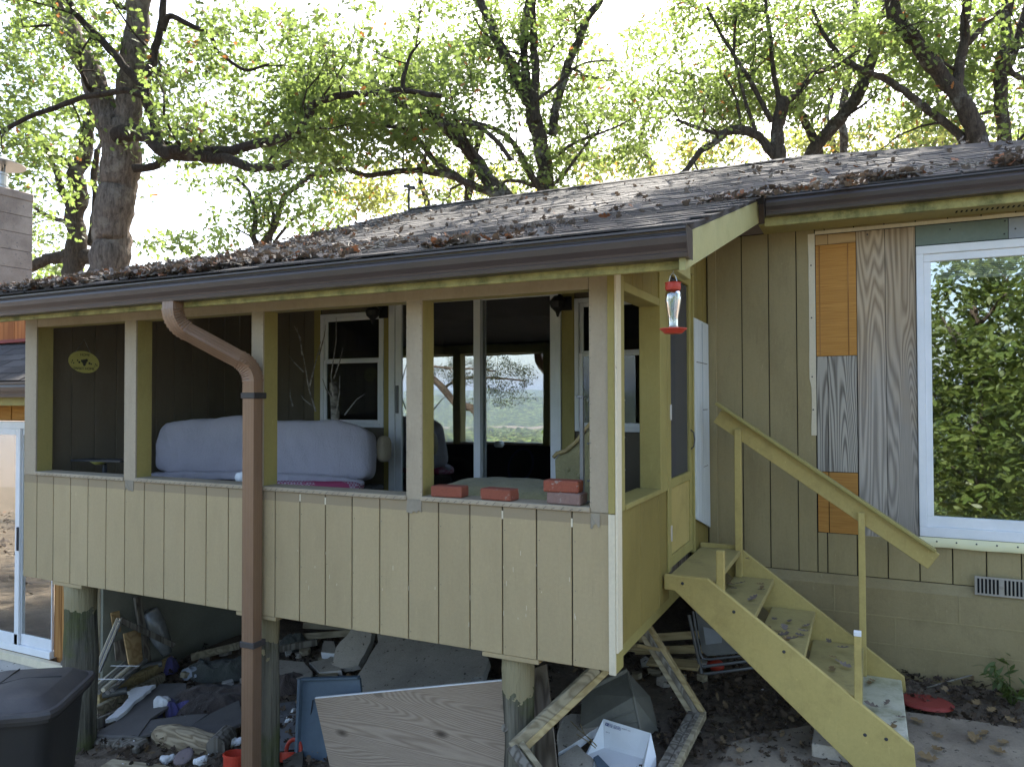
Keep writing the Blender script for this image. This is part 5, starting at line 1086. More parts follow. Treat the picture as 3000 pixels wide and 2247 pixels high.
# leaf meshes ---------------------------------------------------------------
def tmpl(half, fold=.22, curl=0.):
    P = [(x, y) for x, y in half]+[(x, -y) for x, y in half[::-1] if y > 1e-6]
    return np.array([(x-.5, y, abs(y)*fold+curl*(x-.5)**2) for x, y in P])
OAK = tmpl([(0, .0), (.14, .05), (.24, .21), (.34, .10), (.50, .34), (.60, .15), (.80, .25), (.86, .10), (1, 0)])
OAKD = tmpl([(0, .0), (.14, .05), (.24, .21), (.34, .10), (.50, .34), (.60, .15), (.80, .25), (1, 0)], .5, .7)
OVAL = tmpl([(0, 0), (.2, .14), (.45, .22), (.75, .15), (1, 0)])
SIMP = tmpl([(0, 0), (.4, .24), (.7, .16), (1, 0)])
def leaves(name, T, pos, size, mat, parent=None, up=.3, droop=0., kind=None, label=None, flat=None):
    """thousands of leaves as one mesh; pos Nx3, size N"""
    Nn = len(pos); k = len(T)
    nrm = rng.normal(size=(Nn, 3)); nrm[:, 2] = np.abs(nrm[:, 2])*(1-up)+up*2.2 if up >= 0 else nrm[:, 2]
    if flat is not None: nrm = np.array(flat)[None, :]*2.2+rng.normal(size=(Nn, 3))*.8
    nrm /= np.linalg.norm(nrm, axis=1)[:, None]
    dr = rng.normal(size=(Nn, 3)); dr[:, 2] -= droop; dr -= nrm*(dr*nrm).sum(1)[:, None]; dr /= np.linalg.norm(dr, axis=1)[:, None]
    bi = np.cross(nrm, dr)
    V = pos[:, None, :]+size[:, None, None]*(T[None, :, 0:1]*dr[:, None, :]+T[None, :, 1:2]*bi[:, None, :]+T[None, :, 2:3]*nrm[:, None, :])
    me = bpy.data.meshes.new(name); me.vertices.add(Nn*k); me.vertices.foreach_set('co', V.reshape(-1).astype(np.float32))
    me.loops.add(Nn*k); me.loops.foreach_set('vertex_index', np.arange(Nn*k, dtype=np.int32)); me.polygons.add(Nn)
    me.polygons.foreach_set('loop_start', np.arange(0, Nn*k, k, dtype=np.int32)); me.polygons.foreach_set('loop_total', np.full(Nn, k, dtype=np.int32))
    me.update(calc_edges=True); return link(name, me, mat, parent, label, kind)
# litter on the roof
P = []; S = []
def rl_(n, xa, xb, ya, yb, thick, clump=0.):
    c = 0
    while c < n:
        x = random.uniform(xa, xb); y = ya+(yb-ya)*random.random()**1.6
        if clump and mnoise.noise(Vector((x*1.3, y*2.2, 7.7))) < clump: continue
        c += 1; P.append((x, y, zroof(y)+.018+thick*random.random())); S.append(random.uniform(.035, .095))
rl_(2600, -4.95, -2.4, -.42, .3, .035, -.3); rl_(700, -4.95, -4.0, -.4, 3.2, .04); rl_(600, -2.6, -.6, -.40, .3, .015, .12); rl_(420, -4.6, .4, -.3, 2.0, .008, .02)
rl_(1500, .5, 3.4, 2.0, 2.30, .04, -.12); rl_(260, .1, 1.2, 1.7, 2.5, .02, -.1); rl_(420, -4.8, 2.4, 2, 5.2, .008, .0); rl_(260, -4.9, -3.6, 2., 4.5, .03, .0)
o = leaves('leaf_litter', OAKD, np.array(P), np.array(S), LITTER, None, .45, kind='stuff', label='dry brown oak leaves lying on the roof'); o['category'] = 'leaves'
m = MB()
for i in range(150):
    x = random.uniform(-4.9, -1.2) if i % 3 else random.uniform(.4, 2.6); y = random.uniform(-.4, .3) if i % 3 else random.uniform(2.0, 2.3)
    if i % 5 == 0: x, y = random.uniform(-4.8, -3.2), random.uniform(1, 4.5)
    a = random.uniform(0, 6.3); l_ = random.uniform(.08, .32); p = Vector((x, y, zroof(y)+.03)); q_ = Vector((x+l_*math.cos(a), y+l_*.5*math.sin(a), zroof(y+l_*.5*math.sin(a))+.03+random.uniform(0, .05))); m.tube([p, p.lerp(q_, .5)+Vector((0, 0, .012)), q_], [.004, .003, .002], 4)
o = m.build('twig_litter', OLDW, kind='stuff'); o['label'] = 'small grey twigs scattered on the roof'; o['category'] = 'twigs'
# litter on the ground
CART = Vector((gat(1825, 2215).x, gat(1825, 2215).y))
def gl(n, xa, xb, ya, yb, smin, smax, thick=.03, cl=None):
    P = []; S = []; c = 0
    while c < n:
        x, y = random.uniform(xa, xb), random.uniform(ya, yb)
        if (Vector((x, y))-CART).length < .24: continue
        if cl is not None and mnoise.noise(Vector((x*1.7, y*1.7, 2.2))) < cl: continue
        c += 1; P.append((x, y, ground(x, y)+.02+thick*random.random()**2)); S.append(random.uniform(smin, smax))
    return P, S
a = gl(3600, -5.2, 1.2, -.3, 2.38, .025, .07, .05, -.1); b = gl(800, 1.0, 3.2, 1.75, 2.38, .03, .085, .04); c = gl(500, -4.5, 3.3, -1.2, .6, .05, .10, .03); e = gl(1000, .0, 1.25, .75, 2.3, .03, .075, .05)
P = np.array(a[0]+b[0]+c[0]+e[0]); S = np.array(a[1]+b[1]+c[1]+e[1]); o = leaves('ground_litter', OAKD, P, S, LITTERD, None, .5, kind='stuff', label='dark damp leaf litter over the soil'); o['category'] = 'leaves'
a = gl(9000, -30, 14, -24, -1.5, .08, .16, .03, -.05); o = leaves('yard_litter', SIMP, np.array(a[0]), np.array(a[1]), LITTER, None, .5, kind='stuff', label='dry leaves over the open yard'); o['category'] = 'leaves'
# single leaves one can count
def one_leaf(p, s, nrm, lab, grp, mat=FLEAF):
    nrm = Vector(nrm).normalized(); a = random.uniform(0, 6.3); d1 = Vector((math.cos(a), math.sin(a), 0)); d1 = (d1-nrm*d1.dot(nrm)).normalized(); d2 = nrm.cross(d1); m = MB()
    m.v = [tuple(Vector(p)+(d1*t[0]+d2*t[1]+nrm*t[2]*.8)*s) for t in OAKD]; m.f = [tuple(range(len(OAKD)))]; return tag(m.build('fallen_leaf', mat), lab, 'leaf', grp)
for (px, py) in ((2395, 2172), (2622, 2150), (2745, 2155), (2850, 2165), (2880, 2150), (2925, 2200), (2858, 2160), (2745, 2195), (2935, 2175), (2690, 2115), (2860, 2060), (2905, 2080), (2960, 2110), (2720, 2220)):
    one_leaf(gat(px, py, .062), random.uniform(.08, .12), (random.uniform(-.2, .2), random.uniform(-.3, .1), 1), 'dry oak leaf lying on the concrete pad by the steps', 'fallen leaves on the pad')
for (ti, xs_, n) in ((1, (.30, .54), 9), (2, (.57, .82), 15), (3, (.86, 1.1), 8), (4, (1.17, 1.36), 8)):
    for i in range(n):
        y = random.uniform(1.05, 1.95) if ti != 2 or i < 5 else random.gauss(1.35, .08); one_leaf((random.uniform(*xs_), y, TZ[ti]+.012+.012*(i % 3)), random.uniform(.05, .10), (random.uniform(-.4, .4), random.uniform(-.4, .2), 1), ('', 'curled dry leaf lying on the second stair tread from the top', 'curled dry leaf lying on the middle stair tread', 'curled dry leaf lying on the fourth stair tread from the top', 'curled dry leaf lying on the bleached bottom stair tread')[ti], 'fallen leaves on tread '+str(ti+1), random.choice((FLEAF, LITTER, LITTER)))
wd2 = gat(2965, 2070); w = thing('weed', 'young green weed with narrow leaves by the foundation', 'weed', wd2); m = MB(); P = []; S = []
for i in range(11):
    a = random.uniform(0, 6.3); l_ = random.uniform(.12, .34); tip = wd2+Vector((math.cos(a)*l_*.7, math.sin(a)*l_*.6, l_*.8)); m.tube([wd2, wd2.lerp(tip, .5)+Vector((0, 0, .05)), tip], [.004, .003, .001], 4)
    for k_ in range(9): t = .25+.75*k_/8; P.append(tuple(wd2.lerp(tip, t)+Vector((random.uniform(-.03, .03), random.uniform(-.03, .03), .03)))); S.append(random.uniform(.06, .12))
m.build('stem', LEAF3, w); leaves('foliage', tmpl([(0, 0), (.3, .10), (.6, .09), (1, 0)]), np.array(P), np.array(S), LEAF3, w, .3)

# crumbs of plaster, bark and foam between the big pieces
CRUMB = leafmat('crumb_bits', (.06, .05, .04), (.22, .19, .155), (.05, .04, .03), .02, .9, c3=(.72, .72, .72), c3at=.86)
m = MB()
for i in range(520):
    p = gat(random.uniform(270, 1000) if i % 3 else random.uniform(1560, 2300), random.uniform(1960, 2245), random.uniform(.0, .12) if i % 3 else .02); r_ = random.uniform(.004, .014)
    m.add([p+Vector((random.uniform(-1, 1), random.uniform(-1, 1), random.uniform(-.5, .7)))*r_ for _ in range(4)], [(0, 1, 2), (0, 2, 3), (0, 3, 1), (1, 3, 2)])
o = m.build('debris_crumbs', CRUMB, kind='stuff'); o['label'] = 'small crumbs and splinters strewn among the clutter'; o['category'] = 'debris'
# loose fragments filling the heap
random.seed(31)
for i in range(26):
    x, y = (random.uniform(800, 1000), random.uniform(1860, 1960)) if i % 3 == 0 else (random.uniform(540, 720), random.uniform(1900, 2010)) if i % 3 == 1 else (random.uniform(1840, 2080), random.uniform(1890, 1990))
    p = gat(x, y, .05+.05*random.random()); r_ = random.uniform(.035, .085); k_ = random.randint(5, 7)
    M3 = Matrix.Rotation(random.uniform(0, 6.3), 3, 'Z') @ Matrix.Rotation(random.uniform(-.5, .5), 3, 'X')
    m = MB(); m.plate([p+M3 @ Vector((r_*(.6+.5*random.random())*math.cos(a), r_*(.6+.5*random.random())*math.sin(a), 0)) for a in np.linspace(0, 2*math.pi, k_+1)[:-1]], random.uniform(.02, .05), (0, 0, 1))
    tag(m.build('rubble_fragment', random.choice((CONC, CONC, CONCB, LUMB))), 'small broken fragment in the rubble heap under the porch', 'rubble', 'rubble fragments under the porch')
board(((560, 1925), (700, 1890)), .07, .03, LUMB, 'grey plank lying behind the dark green tarp', lift=.12, up=(0, .5, 1)); board(((820, 1900), (930, 1880)), .06, .03, OLDW, 'dark stick of wood among the small slabs', lift=.14)
board(((1900, 1965), (2010, 1985)), .05, .03, LUMB, 'short grey batten half buried beside the bent frame', lift=.05)
# ------------------------------------------------------------------ trees
def smooth_path(P, n=5):
    out = []
    for i in range(len(P)-1):
        p0, p1, p2, p3 = P[max(i-1, 0)], P[i], P[i+1], P[min(i+2, len(P)-1)]
        for k in range(n):
            t = k/n; out.append(.5*((2*p1)+(p2-p0)*t+(2*p0-5*p1+4*p2-p3)*t*t+(3*p1-p0-3*p2+p3)*t*t*t))
    out.append(P[-1]); return out
def grow(m, path, r0, r1, tips, dens=1., lmin=.7, lmax=1.9, tsc=1., start=.2, rmin=.012):
    """side branches with twigs along a limb; collects leaf clump centres"""
    L = sum((path[i+1]-path[i]).length for i in range(len(path)-1)); n = max(2, int(L*dens*1.5))
    for i in range(n):
        t = start+(1-start)*(i+random.random())/n; j = min(int(t*(len(path)-1)), len(path)-2); p = path[j].lerp(path[j+1], t*(len(path)-1)-j); d = (path[j+1]-path[j]).normalized()
        s = Vector((random.gauss(0, 1), random.gauss(0, 1), random.gauss(.15, .7))); s = (s-d*s.dot(d)*.6).normalized(); dir_ = (s+d*.45).normalized(); l = random.uniform(lmin, lmax)*(1.15-.4*t); r = max(rmin, min(.05, (r0+(r1-r0)*t)*.34))
        q = [p]; dd = dir_.copy()
        for k in range(4): dd = (dd+Vector((random.gauss(0, .28), random.gauss(0, .28), random.gauss(.03, .22)))).normalized(); q.append(q[-1]+dd*l/4)
        m.tube(q, [r, r*.8, r*.6, r*.42, r*.2], 5, False)
        for k in range(1, 5):
            for _ in range(2):
                e = q[k]+Vector((random.gauss(0, 1), random.gauss(0, 1), random.gauss(0, .8))).normalized()*random.uniform(.2, .5)*tsc
                m.tube([q[k], q[k].lerp(e, .5)+Vector((0, 0, .04)), e], [r*.3, r*.22, .003], 4, False); tips.append(e)
        tips.append(q[-1])
def clumps(tips, n, rad, smin, smax):
    T = np.array([tuple(t) for t in tips]); P = np.repeat(T, n, 0); d = rng.normal(size=P.shape); d *= (rng.random(len(P))**.5*rad/np.linalg.norm(d, axis=1))[:, None]; d[:, 2] *= .8
    return P+d, rng.uniform(smin, smax, len(P))
def blob(px, py, rx, ry, d0, d1, n, gate=-.08, f=.55, seed=0.):
    """clump centres through part of a crown, thinned by noise so that it has holes"""
    out = []; c = 0; tries = 0
    while c < n and tries < n*12:
        tries += 1; a, b = random.uniform(-1, 1), random.uniform(-1, 1)
        if a*a+b*b > 1: continue
        p = at(px+a*rx, py+b*ry, d=random.uniform(d0, d1))
        if mnoise.noise(p*f+Vector((seed, 0, 0)))+.45*mnoise.noise(p*f*2.7) < gate: continue
        if p.y < 6.2 and p.z < ZR+.3: continue
        out.append(p); c += 1
    return out
def oak(name, label, base, limbs, blobs, bark=BARK, leafm=LEAF1, T=OAK, nper=11, rad=.27, ls=(.09, .17), dens=1., group='oak trees behind the house', cat='tree', tw=1.):
    t = thing(name, label, cat, base, group); tips = []; first = True
    for (d, pix, r0, r1, g) in limbs:
        P = [at(q[0], q[1], d=(q[2] if len(q) > 2 else d)) for q in pix]; S = smooth_path(P, 9); S = [p+mnoise.noise_vector(p*2.1)*min(.07, r0*.55)+mnoise.noise_vector(p*6.3)*min(.025, r0*.25) for p in S]; R_ = [(r0+(r1-r0)*i/(len(S)-1))*(1+.16*mnoise.noise(Vector((i*.55, r0*50, d)))) for i in range(len(S))]
        m = MB(); m.tube(S, R_, 14 if r0 > .12 else 9, True, .05 if r0 > .12 else .03); m.build('trunk' if first else 'limb', bark if r0 > .14 or bark is BARK2 else BARK3, t, smooth=True); first = False
        if g:
            m = MB(); grow(m, S, r0, r1, tips, dens*g, tsc=tw); 
            if m.v: m.build('branches', BARK3, t, smooth=True, kind='stuff')
    for b in blobs: tips += blob(*b)
    if tips: P, S = clumps(tips, nper, rad, *ls); leaves('crown', T, P, S, leafm, t, .15, .5)
    return t
G0 = lambda px, py, d: Vector((at(px, py, d=d).x, at(px, py, d=d).y, .3))
oak('oak_tree', 'massive forked oak with ridged grey bark at the left', G0(318, 860, 12.5), [
    (12.5, [(300, 1100), (312, 860), (328, 720), (340, 580), (350, 460), (354, 395)], .31, .30, 0),
    (12.5, [(345, 430), (315, 340), (285, 270), (245, 180), (205, 80), (150, -80)], .22, .15, .2), (12.5, [(360, 420), (378, 300), (390, 180), (402, 80), (430, -90)], .22, .17, .12),
    (12.2, [(352, 400), (420, 400, 12), (455, 425, 11.8), (500, 448, 11.6), (620, 462, 11.3), (720, 485, 11), (790, 497, 10.8), (850, 480, 10.6)], .14, .04, 1.), (11.8, [(462, 428), (442, 350), (430, 260), (445, 180), (475, 90), (485, -60)], .085, .05, .2),
    (11.8, [(433, 270), (365, 195), (290, 110), (225, 45), (190, -40)], .07, .045, .25), (11.6, [(478, 90), (500, 50), (560, 78), (610, 100), (640, 150), (720, 205), (790, 190)], .05, .018, 1.2), (11.6, [(428, 280), (360, 265), (280, 278), (190, 305), (80, 350), (-60, 420)], .055, .03, .35),
    (12, [(395, 495), (455, 488), (495, 462), (500, 440)], .07, .05, 0), (11.4, [(500, 445), (640, 440), (800, 412), (885, 375), (906, 335), (918, 300), (1000, 280), (1090, 275), (1180, 265), (1290, 282)], .085, .035, .9), (11.4, [(1178, 266), (1185, 215), (1200, 170), (1230, 120)], .04, .015, 1.2)],
    [(110, 130, 290, 230, 12.9, 16, 400), (660, 320, 300, 150, 11.8, 15, 290, 0), (60, 60, 150, 120, 11.5, 12.5, 30, .1), (580, 420, 220, 55, 11, 13, 45), (720, 120, 230, 100, 12, 14.5, 90, .04), (90, 420, 150, 110, 13, 15, 60, 0), (1060, 190, 270, 180, 11.6, 15, 270, .0), (300, -350, 700, 300, 8, 14, 620, 0.02)], BARK, LEAF1, OAK, 13, .27, (.08, .15))
oak('oak_tree', 'smaller crooked oak left of the massive forked one', G0(215, 800, 15), [
    (15, [(205, 1000), (218, 800), (225, 700), (212, 640), (235, 565), (222, 510), (245, 450), (262, 380), (270, 300)], .21, .11, 0), (15, [(300, 765), (240, 745), (180, 750), (130, 765), (70, 790)], .17, .09, 0), (15, [(205, 620), (180, 540), (150, 470), (120, 420)], .08, .04, .6), (15, [(232, 515), (190, 470), (150, 450), (100, 390), (30, 340)], .07, .03, .8), (15, [(200, 655), (140, 630), (90, 600)], .055, .03, .8), (15.5, [(262, 720), (278, 600), (275, 500), (285, 440)], .08, .05, .4)],
    [(130, 500, 150, 110, 13, 16.5, 60, .05), (230, 700, 110, 60, 14, 16, 14, .1), (120, 640, 60, 50, 14, 16, 14, .0)], BARK2, LEAF1, OAK, 9, .27, (.09, .16))
oak('oak_tree', 'tall many-stemmed oak rising behind the middle of the roof', G0(1590, 600, 15), [
    (15, [(1600, 900), (1600, 600), (1592, 500), (1578, 400), (1562, 340)], .17, .155, 0), (15, [(1565, 360), (1540, 285), (1495, 190), (1445, 90), (1390, -40)], .13, .085, .9), (15, [(1558, 340), (1545, 230), (1535, 120), (1545, 20), (1560, -60)], .09, .06, .8), (14.8, [(1572, 360), (1566, 230), (1562, 100), (1558, -60)], .09, .065, .6), (15, [(1615, 400), (1640, 280), (1680, 150), (1740, 30), (1790, -60)], .10, .07, .9),
    (14.6, [(1585, 560), (1540, 480), (1500, 420), (1440, 380), (1350, 350), (1280, 330)], .075, .03, 1.), (14.6, [(1590, 555), (1540, 535), (1490, 530), (1470, 540)], .05, .025, .8), (14.6, [(1605, 555), (1660, 500), (1720, 420), (1760, 380)], .04, .02, 1.), (14.6, [(1600, 480), (1680, 420), (1760, 390), (1850, 350)], .04, .015, 1.2), (14.6, [(1566, 300), (1640, 240), (1700, 190), (1800, 180)], .04, .015, 1.)],
    [(1430, 130, 290, 190, 15, 18, 330, -.02), (1730, 350, 190, 140, 15, 18, 200), (1330, 280, 240, 150, 14.2, 17, 210, -.02), (1700, 470, 220, 70, 14, 17, 90), (1500, -380, 600, 300, 11, 16, 640, .02)], BARK2, LEAF1, OAK, 13, .29, (.08, .15))
oak('oak_tree', 'leaning oak with a low horizontal limb left of centre', G0(1490, 590, 13.6), [
    (13.6, [(1600, 760), (1490, 590), (1425, 515), (1375, 445), (1315, 375), (1250, 325), (1150, 285), (1050, 240), (950, 230)], .155, .06, .7), (13.4, [(1475, 575), (1395, 545), (1300, 512), (1200, 500), (1090, 512), (1000, 500), (900, 520)], .08, .03, 1.), (13.4, [(1355, 530), (1285, 480), (1220, 410), (1180, 380), (1100, 370)], .065, .03, .8), (13.4, [(1300, 370), (1350, 370), (1400, 370), (1450, 410), (1500, 470)], .05, .04, .4), (16, [(1355, 700), (1370, 590), (1385, 510), (1395, 430), (1420, 360)], .10, .06, .5)],
    [(1100, 420, 280, 90, 12.5, 15, 150), (930, 360, 170, 130, 12, 14.5, 100), (1330, 400, 170, 90, 13, 16, 70)], BARK2, LEAF1, OAK, 12, .27, (.09, .16))
oak('oak_tree', 'bushy oak with arching limbs right of centre', G0(2280, 490, 13), [
    (13, [(2280, 760), (2278, 490), (2284, 410), (2288, 330), (2290, 290)], .13, .10, 0), (13, [(2272, 465), (2225, 400), (2145, 385), (2065, 440), (2000, 505), (1960, 540)], .09, .035, .8), (13, [(2222, 398), (2170, 390), (2100, 392), (2030, 370), (1980, 350)], .055, .025, 1.), (13, [(2288, 310), (2345, 265), (2385, 215), (2450, 195), (2520, 150)], .065, .03, .8), (13, [(2284, 320), (2268, 200), (2255, 90), (2240, -40)], .05, .03, .9), (13, [(2262, 360), (2205, 250), (2130, 130), (2070, 20)], .05, .025, 1.1), (13, [(2215, 395), (2180, 280), (2150, 150), (2160, 20)], .035, .02, 1.1), (13, [(2170, 392), (2160, 300), (2120, 220)], .03, .015, 1.)],
    [(2150, 160, 320, 190, 13.2, 16.5, 420, -.05), (2030, 310, 190, 110, 13.2, 16, 130), (2350, 90, 220, 140, 13, 16, 190), (2150, -350, 560, 300, 9, 15, 640, .0)], BARK2, LEAF1, OAK, 13, .27, (.075, .14))
oak('oak_tree', 'oak with two crossing trunks behind the right roof', G0(2380, 480, 14), [
    (14, [(2310, 600), (2365, 475), (2440, 372), (2515, 285), (2550, 185), (2585, 70), (2610, -60)], .135, .09, .5), (14.3, [(2440, 600), (2405, 470), (2370, 385), (2335, 330), (2290, 300), (2270, 240)], .10, .05, .4), (14, [(2535, 235), (2475, 175), (2420, 110), (2380, 30)], .06, .03, .8), (18, [(2472, 640), (2474, 465), (2470, 350), (2482, 230), (2500, 90), (2510, -40)], .10, .08, .3)],
    [(2500, 120, 240, 170, 14, 17, 190, -.02), (2420, 320, 130, 70, 13, 16, 30, .05)], BARK2, LEAF1, OAK, 12, .27, (.085, .15))
oak('oak_tree', 'lichen-spotted leaning oak at the upper right', G0(2860, 450, 12), [
    (12, [(2900, 640), (2868, 450), (2850, 375), (2815, 290), (2775, 225), (2700, 150), (2645, 75), (2600, -40)], .155, .10, .4), (12, [(2800, 270), (2818, 190), (2828, 100), (2832, -60)], .085, .07, .4), (12.2, [(2880, 560), (2835, 445), (2785, 375), (2700, 305), (2610, 245), (2540, 215), (2480, 175)], .08, .045, .6), (12, [(2835, 130), (2900, 60), (2960, 10)], .05, .03, .6)],
    [(2750, 110, 270, 170, 12.2, 15, 270, -.04), (2680, 330, 170, 80, 11.5, 14, 36, .05), (2800, -350, 520, 300, 9, 14, 560, .0)], BARK2, LEAF1, OAK, 12, .26, (.09, .16))
oak('oak_tree', 'upright spotted oak trunk at the right edge', G0(2945, 450, 12.8), [
    (12.8, [(2955, 640), (2945, 450), (2936, 340), (2935, 210), (2945, 90), (2952, -60)], .12, .09, .3), (12.8, [(2950, 210), (2980, 120), (3010, 20), (3030, -60)], .085, .06, .4), (12.8, [(2950, 195), (2985, 225), (3030, 240)], .05, .04, .5), (12.8, [(2940, 320), (2870, 335), (2800, 350)], .03, .015, 1.)],
    [(2930, 150, 160, 200, 12.9, 15.5, 140, .0), (2950, 340, 90, 60, 12, 14, 20)], BARK2, LEAF1, OAK, 12, .26, (.085, .15))
oak('slender_tree', 'slender multi-stemmed tree above the left part of the roof', G0(765, 735, 21), [
    (21, [(770, 900), (768, 735), (795, 680), (840, 570), (900, 525), (990, 505)], .13, .05, .6), (21, [(760, 735), (745, 690), (748, 620), (725, 560), (690, 515)], .09, .04, .6), (21, [(785, 740), (800, 650), (790, 560)], .07, .04, .5), (21, [(800, 720), (850, 650), (920, 610)], .05, .03, .5)],
    [(880, 600, 150, 90, 20, 23, 50, .0), (620, 505, 150, 55, 20, 22, 34), (900, 460, 130, 60, 20, 23, 50), (560, 720, 150, 40, 19, 21, 40, -.2)], BARK2, LEAF1, SIMP, 14, .42, (.13, .22), group='smaller trees behind the house')
for (lab, px, py, d, bl, lm) in (('sunlit yellow-green tree low behind the middle roof', 1250, 640, 24, [(1230, 545, 260, 75, 22, 27, 120, -.3), (1050, 590, 120, 50, 22, 26, 40, -.3), (1680, 520, 260, 70, 23, 27, 100, -.25)], LEAF2),
                                 ('pale tree behind the bushy oak', 1900, 520, 26, [(1930, 470, 190, 60, 24, 28, 70, -.2), (2130, 430, 150, 50, 24, 28, 50, -.2)], LEAF2), ('yellow autumn tree low behind the right roof', 2440, 470, 25, [(2420, 430, 120, 60, 23, 27, 70, -.4), (2650, 410, 200, 65, 23, 28, 120, -.4), (2900, 400, 150, 60, 24, 28, 60, -.2)], LEAF2), ('dim tree far behind the upper right trunks', 2750, 350, 27, [(2700, 250, 330, 130, 24, 30, 110, .0)], LEAF1), ('pale foliage tree far behind the left oak', 300, 600, 26, [(80, 700, 110, 80, 24, 28, 26, .0), (210, 800, 160, 40, 20, 24, 40, -.1), (700, 200, 600, 160, 22, 28, 140, .05), (1500, 250, 700, 180, 22, 28, 170, .02), (2200, 200, 500, 180, 22, 28, 130, .02)], LEAF1)):
    oak('background_tree', lab, G0(px, py, d), [(d, [(px, py+260), (px+10, py), (px-20, py-120), (px+20, py-240)], .14, .05, 0)], bl, BARK2, lm, SIMP, 16, .5, (.14, .24), group='trees far behind the house')

# trees in front of the house, seen only as reflections in the glass
def mirror(px, py, extra, Ym=D):
    p = at(px, py, Y=Ym); r = ray(px, py); t = extra/r.length; return Vector((p.x+r.x*t, p.y-r.y*t, p.z+r.z*t))
def ftree(name, label, base, limbs, cl, leafm, T, nper, rad, ls, bark=BARK2):
    t = thing(name, label, 'tree', base); tips = []
    for i, (P, r0, r1, g) in enumerate(limbs):
        S = smooth_path(P, 5); m = MB(); m.tube(S, [r0+(r1-r0)*k/(len(S)-1) for k in range(len(S))], 10, True, .03); m.build('trunk' if i == 0 else 'limb', bark, t, smooth=True)
        if g: m = MB(); grow(m, S, r0, r1, tips, g); m.build('branches', bark, t, smooth=True, kind='stuff')
    tips += cl; P, S = clumps(tips, nper, rad, *ls); leaves('crown', T, P, S, leafm, t, .35, .3); return t
def mblob(px, py, rx, ry, e0, e1, n, gate=-.1, f=.8):
    out = []; tries = 0
    while len(out) < n and tries < n*15:
        tries += 1; a, b = random.uniform(-1, 1), random.uniform(-1, 1)
        if a*a+b*b > 1: continue
        p = mirror(px+a*rx, py+b*ry, random.uniform(e0, e1))
        if mnoise.noise(p*f)+.4*mnoise.noise(p*f*2.3) < gate: continue
        if p.z < ground(p.x, p.y)+.1: continue
        out.append(p)
    return out
bs = mirror(2880, 1500, 9.0); bs.z = ground(bs.x, bs.y)
ftree('broadleaf_tree', 'leafy broadleaf tree mirrored in the picture window', bs, [([bs+Vector((0, 0, -.2)), mirror(2872, 1400, 9.0), mirror(2880, 1300, 9.0), mirror(2890, 1100, 9.2), mirror(2850, 900, 9.2)], .09, .05, 1.), ([mirror(2876, 1420, 9.), mirror(2830, 1400, 8.8), mirror(2780, 1360, 8.6)], .045, .02, 1.2), ([mirror(2880, 1300, 9.), mirror(2930, 1180, 8.6), mirror(2980, 1080, 8.4)], .05, .02, 1.2), ([mirror(2885, 1150, 9.), mirror(2800, 1000, 8.6), mirror(2760, 930, 8.4)], .04, .015, 1.2), ([mirror(2870, 950, 9.), mirror(2960, 850, 8.6)], .04, .015, 1.2)],
      mblob(2870, 1180, 230, 360, 7.0, 12, 800, -.12, .9)+mblob(2900, 850, 200, 120, 7.5, 11, 90, .12, .9)+mblob(3080, 1100, 200, 420, 6.0, 10, 260, -.1, .9), LEAF3, OVAL, 12, .26, (.08, .21))
bs2 = mirror(2700, 1500, 16); bs2.z = ground(bs2.x, bs2.y)
ftree('background_shrub', 'dark shrubs behind the mirrored broadleaf tree', bs2, [([bs2+Vector((0, 0, -.2)), bs2+Vector((0, 0, 2.5))], .08, .04, 0)], mblob(2860, 1330, 260, 230, 14, 19, 260, -.25, .5), LEAF1, SIMP, 16, .4, (.12, .22))
bp = mirror(1420, 1260, 14); bp.z = ground(bp.x, bp.y)
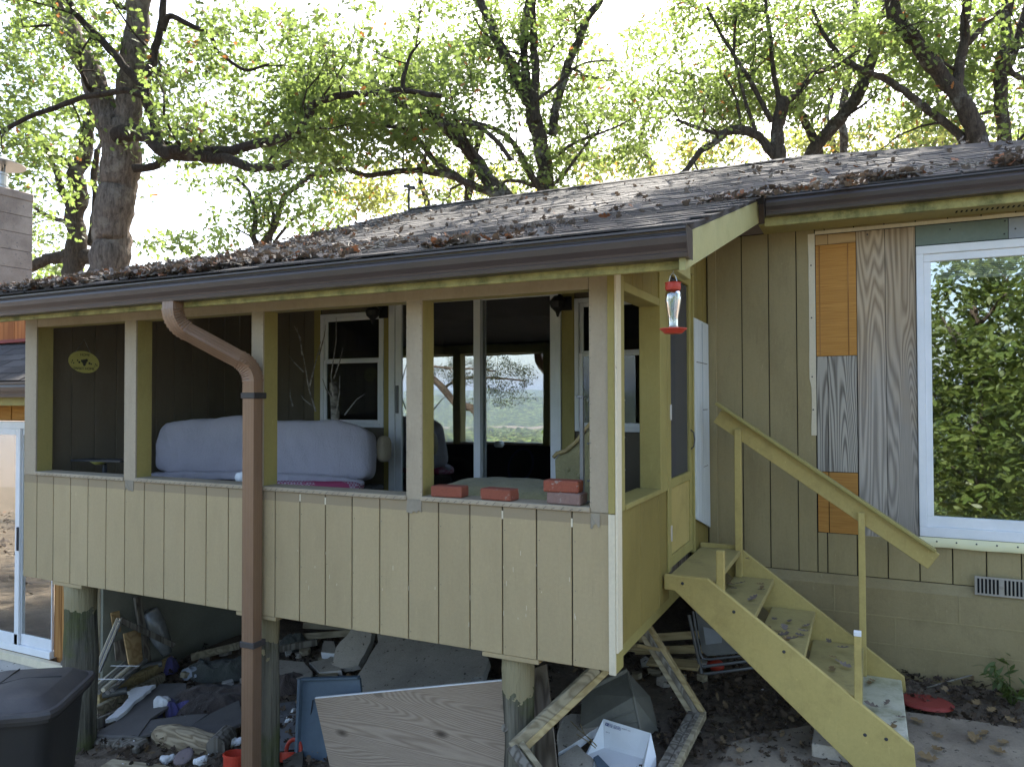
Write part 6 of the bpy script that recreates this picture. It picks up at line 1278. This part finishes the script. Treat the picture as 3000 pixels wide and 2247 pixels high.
ftree('pine_tree', 'spreading tree mirrored in the sliding glass door', bp, [([bp+Vector((0, 0, -.3)), mirror(1405, 1240, 14), mirror(1340, 1185, 14), mirror(1285, 1125, 13.8), mirror(1220, 1060, 13.6), mirror(1190, 960, 13.6)], .12, .08, 0), ([mirror(1300, 1140, 14), mirror(1330, 1120, 14), mirror(1400, 1105, 14), mirror(1480, 1110, 14), mirror(1540, 1115, 14)], .05, .02, 1.), ([mirror(1230, 1070, 13.6), mirror(1330, 1080, 13.6), mirror(1450, 1085, 13.6)], .05, .02, 1.)],
      mblob(1440, 1105, 120, 50, 13, 15, 90, -.15, 1.)+mblob(1450, 1160, 80, 26, 13.3, 14.6, 26, -.1, 1.)+mblob(1300, 1085, 60, 26, 13, 15, 30, -.1, 1.), PINEL, SIMP, 46, .20, (.03, .065))
bp = mirror(1650, 1350, 7.5); bp.z = ground(bp.x, bp.y)
ftree('young_tree', 'young tree mirrored at the right of the sliding door', bp, [([bp+Vector((0, 0, -.2)), mirror(1640, 1250, 7.5), mirror(1625, 1100, 7.5), mirror(1618, 1040, 7.5)], .03, .015, 0)], mblob(1638, 1220, 28, 140, 7, 8.5, 50, -.3, 1.), LEAF3, OVAL, 9, .18, (.07, .13))
for i, (x, y, h, lab) in enumerate(((8.5, -4.5, 7, 'tall tree standing right of the yard'), (11, 1.5, 8, 'tree beside the right end of the house'), (-24, -5, 9, 'tree at the left edge of the yard'))):
    b = Vector((x, y, ground(x, y))); tips = [b+Vector((random.gauss(0, 1.5), random.gauss(0, 1.5), h*.35+random.random()*h*.75)) for _ in range(260)]
    ftree('yard_tree', lab, b, [([b+Vector((0, 0, -.3)), b+Vector((.1, 0, h*.4)), b+Vector((-.1, .1, h))], .16, .06, 0)], tips, LEAF1, SIMP, 14, .45, (.14, .24))

# ------------------------------------------------------------------ air
k = N('haze_air'); k.t.nodes.remove(k.b); pv = k.n('ShaderNodeVolumePrincipled'); pv.inputs['Density'].default_value = 1.5e-4; pv.inputs['Color'].default_value = (.62, .76, 1, 1); pv.inputs['Anisotropy'].default_value = .2
k.l(pv.outputs[0], k.out.inputs['Volume'])
hz = MB(); hz.box(-3600, 3600, -6200, 300, -95, 125, .01); hz.build('haze', k.m, kind='stuff')
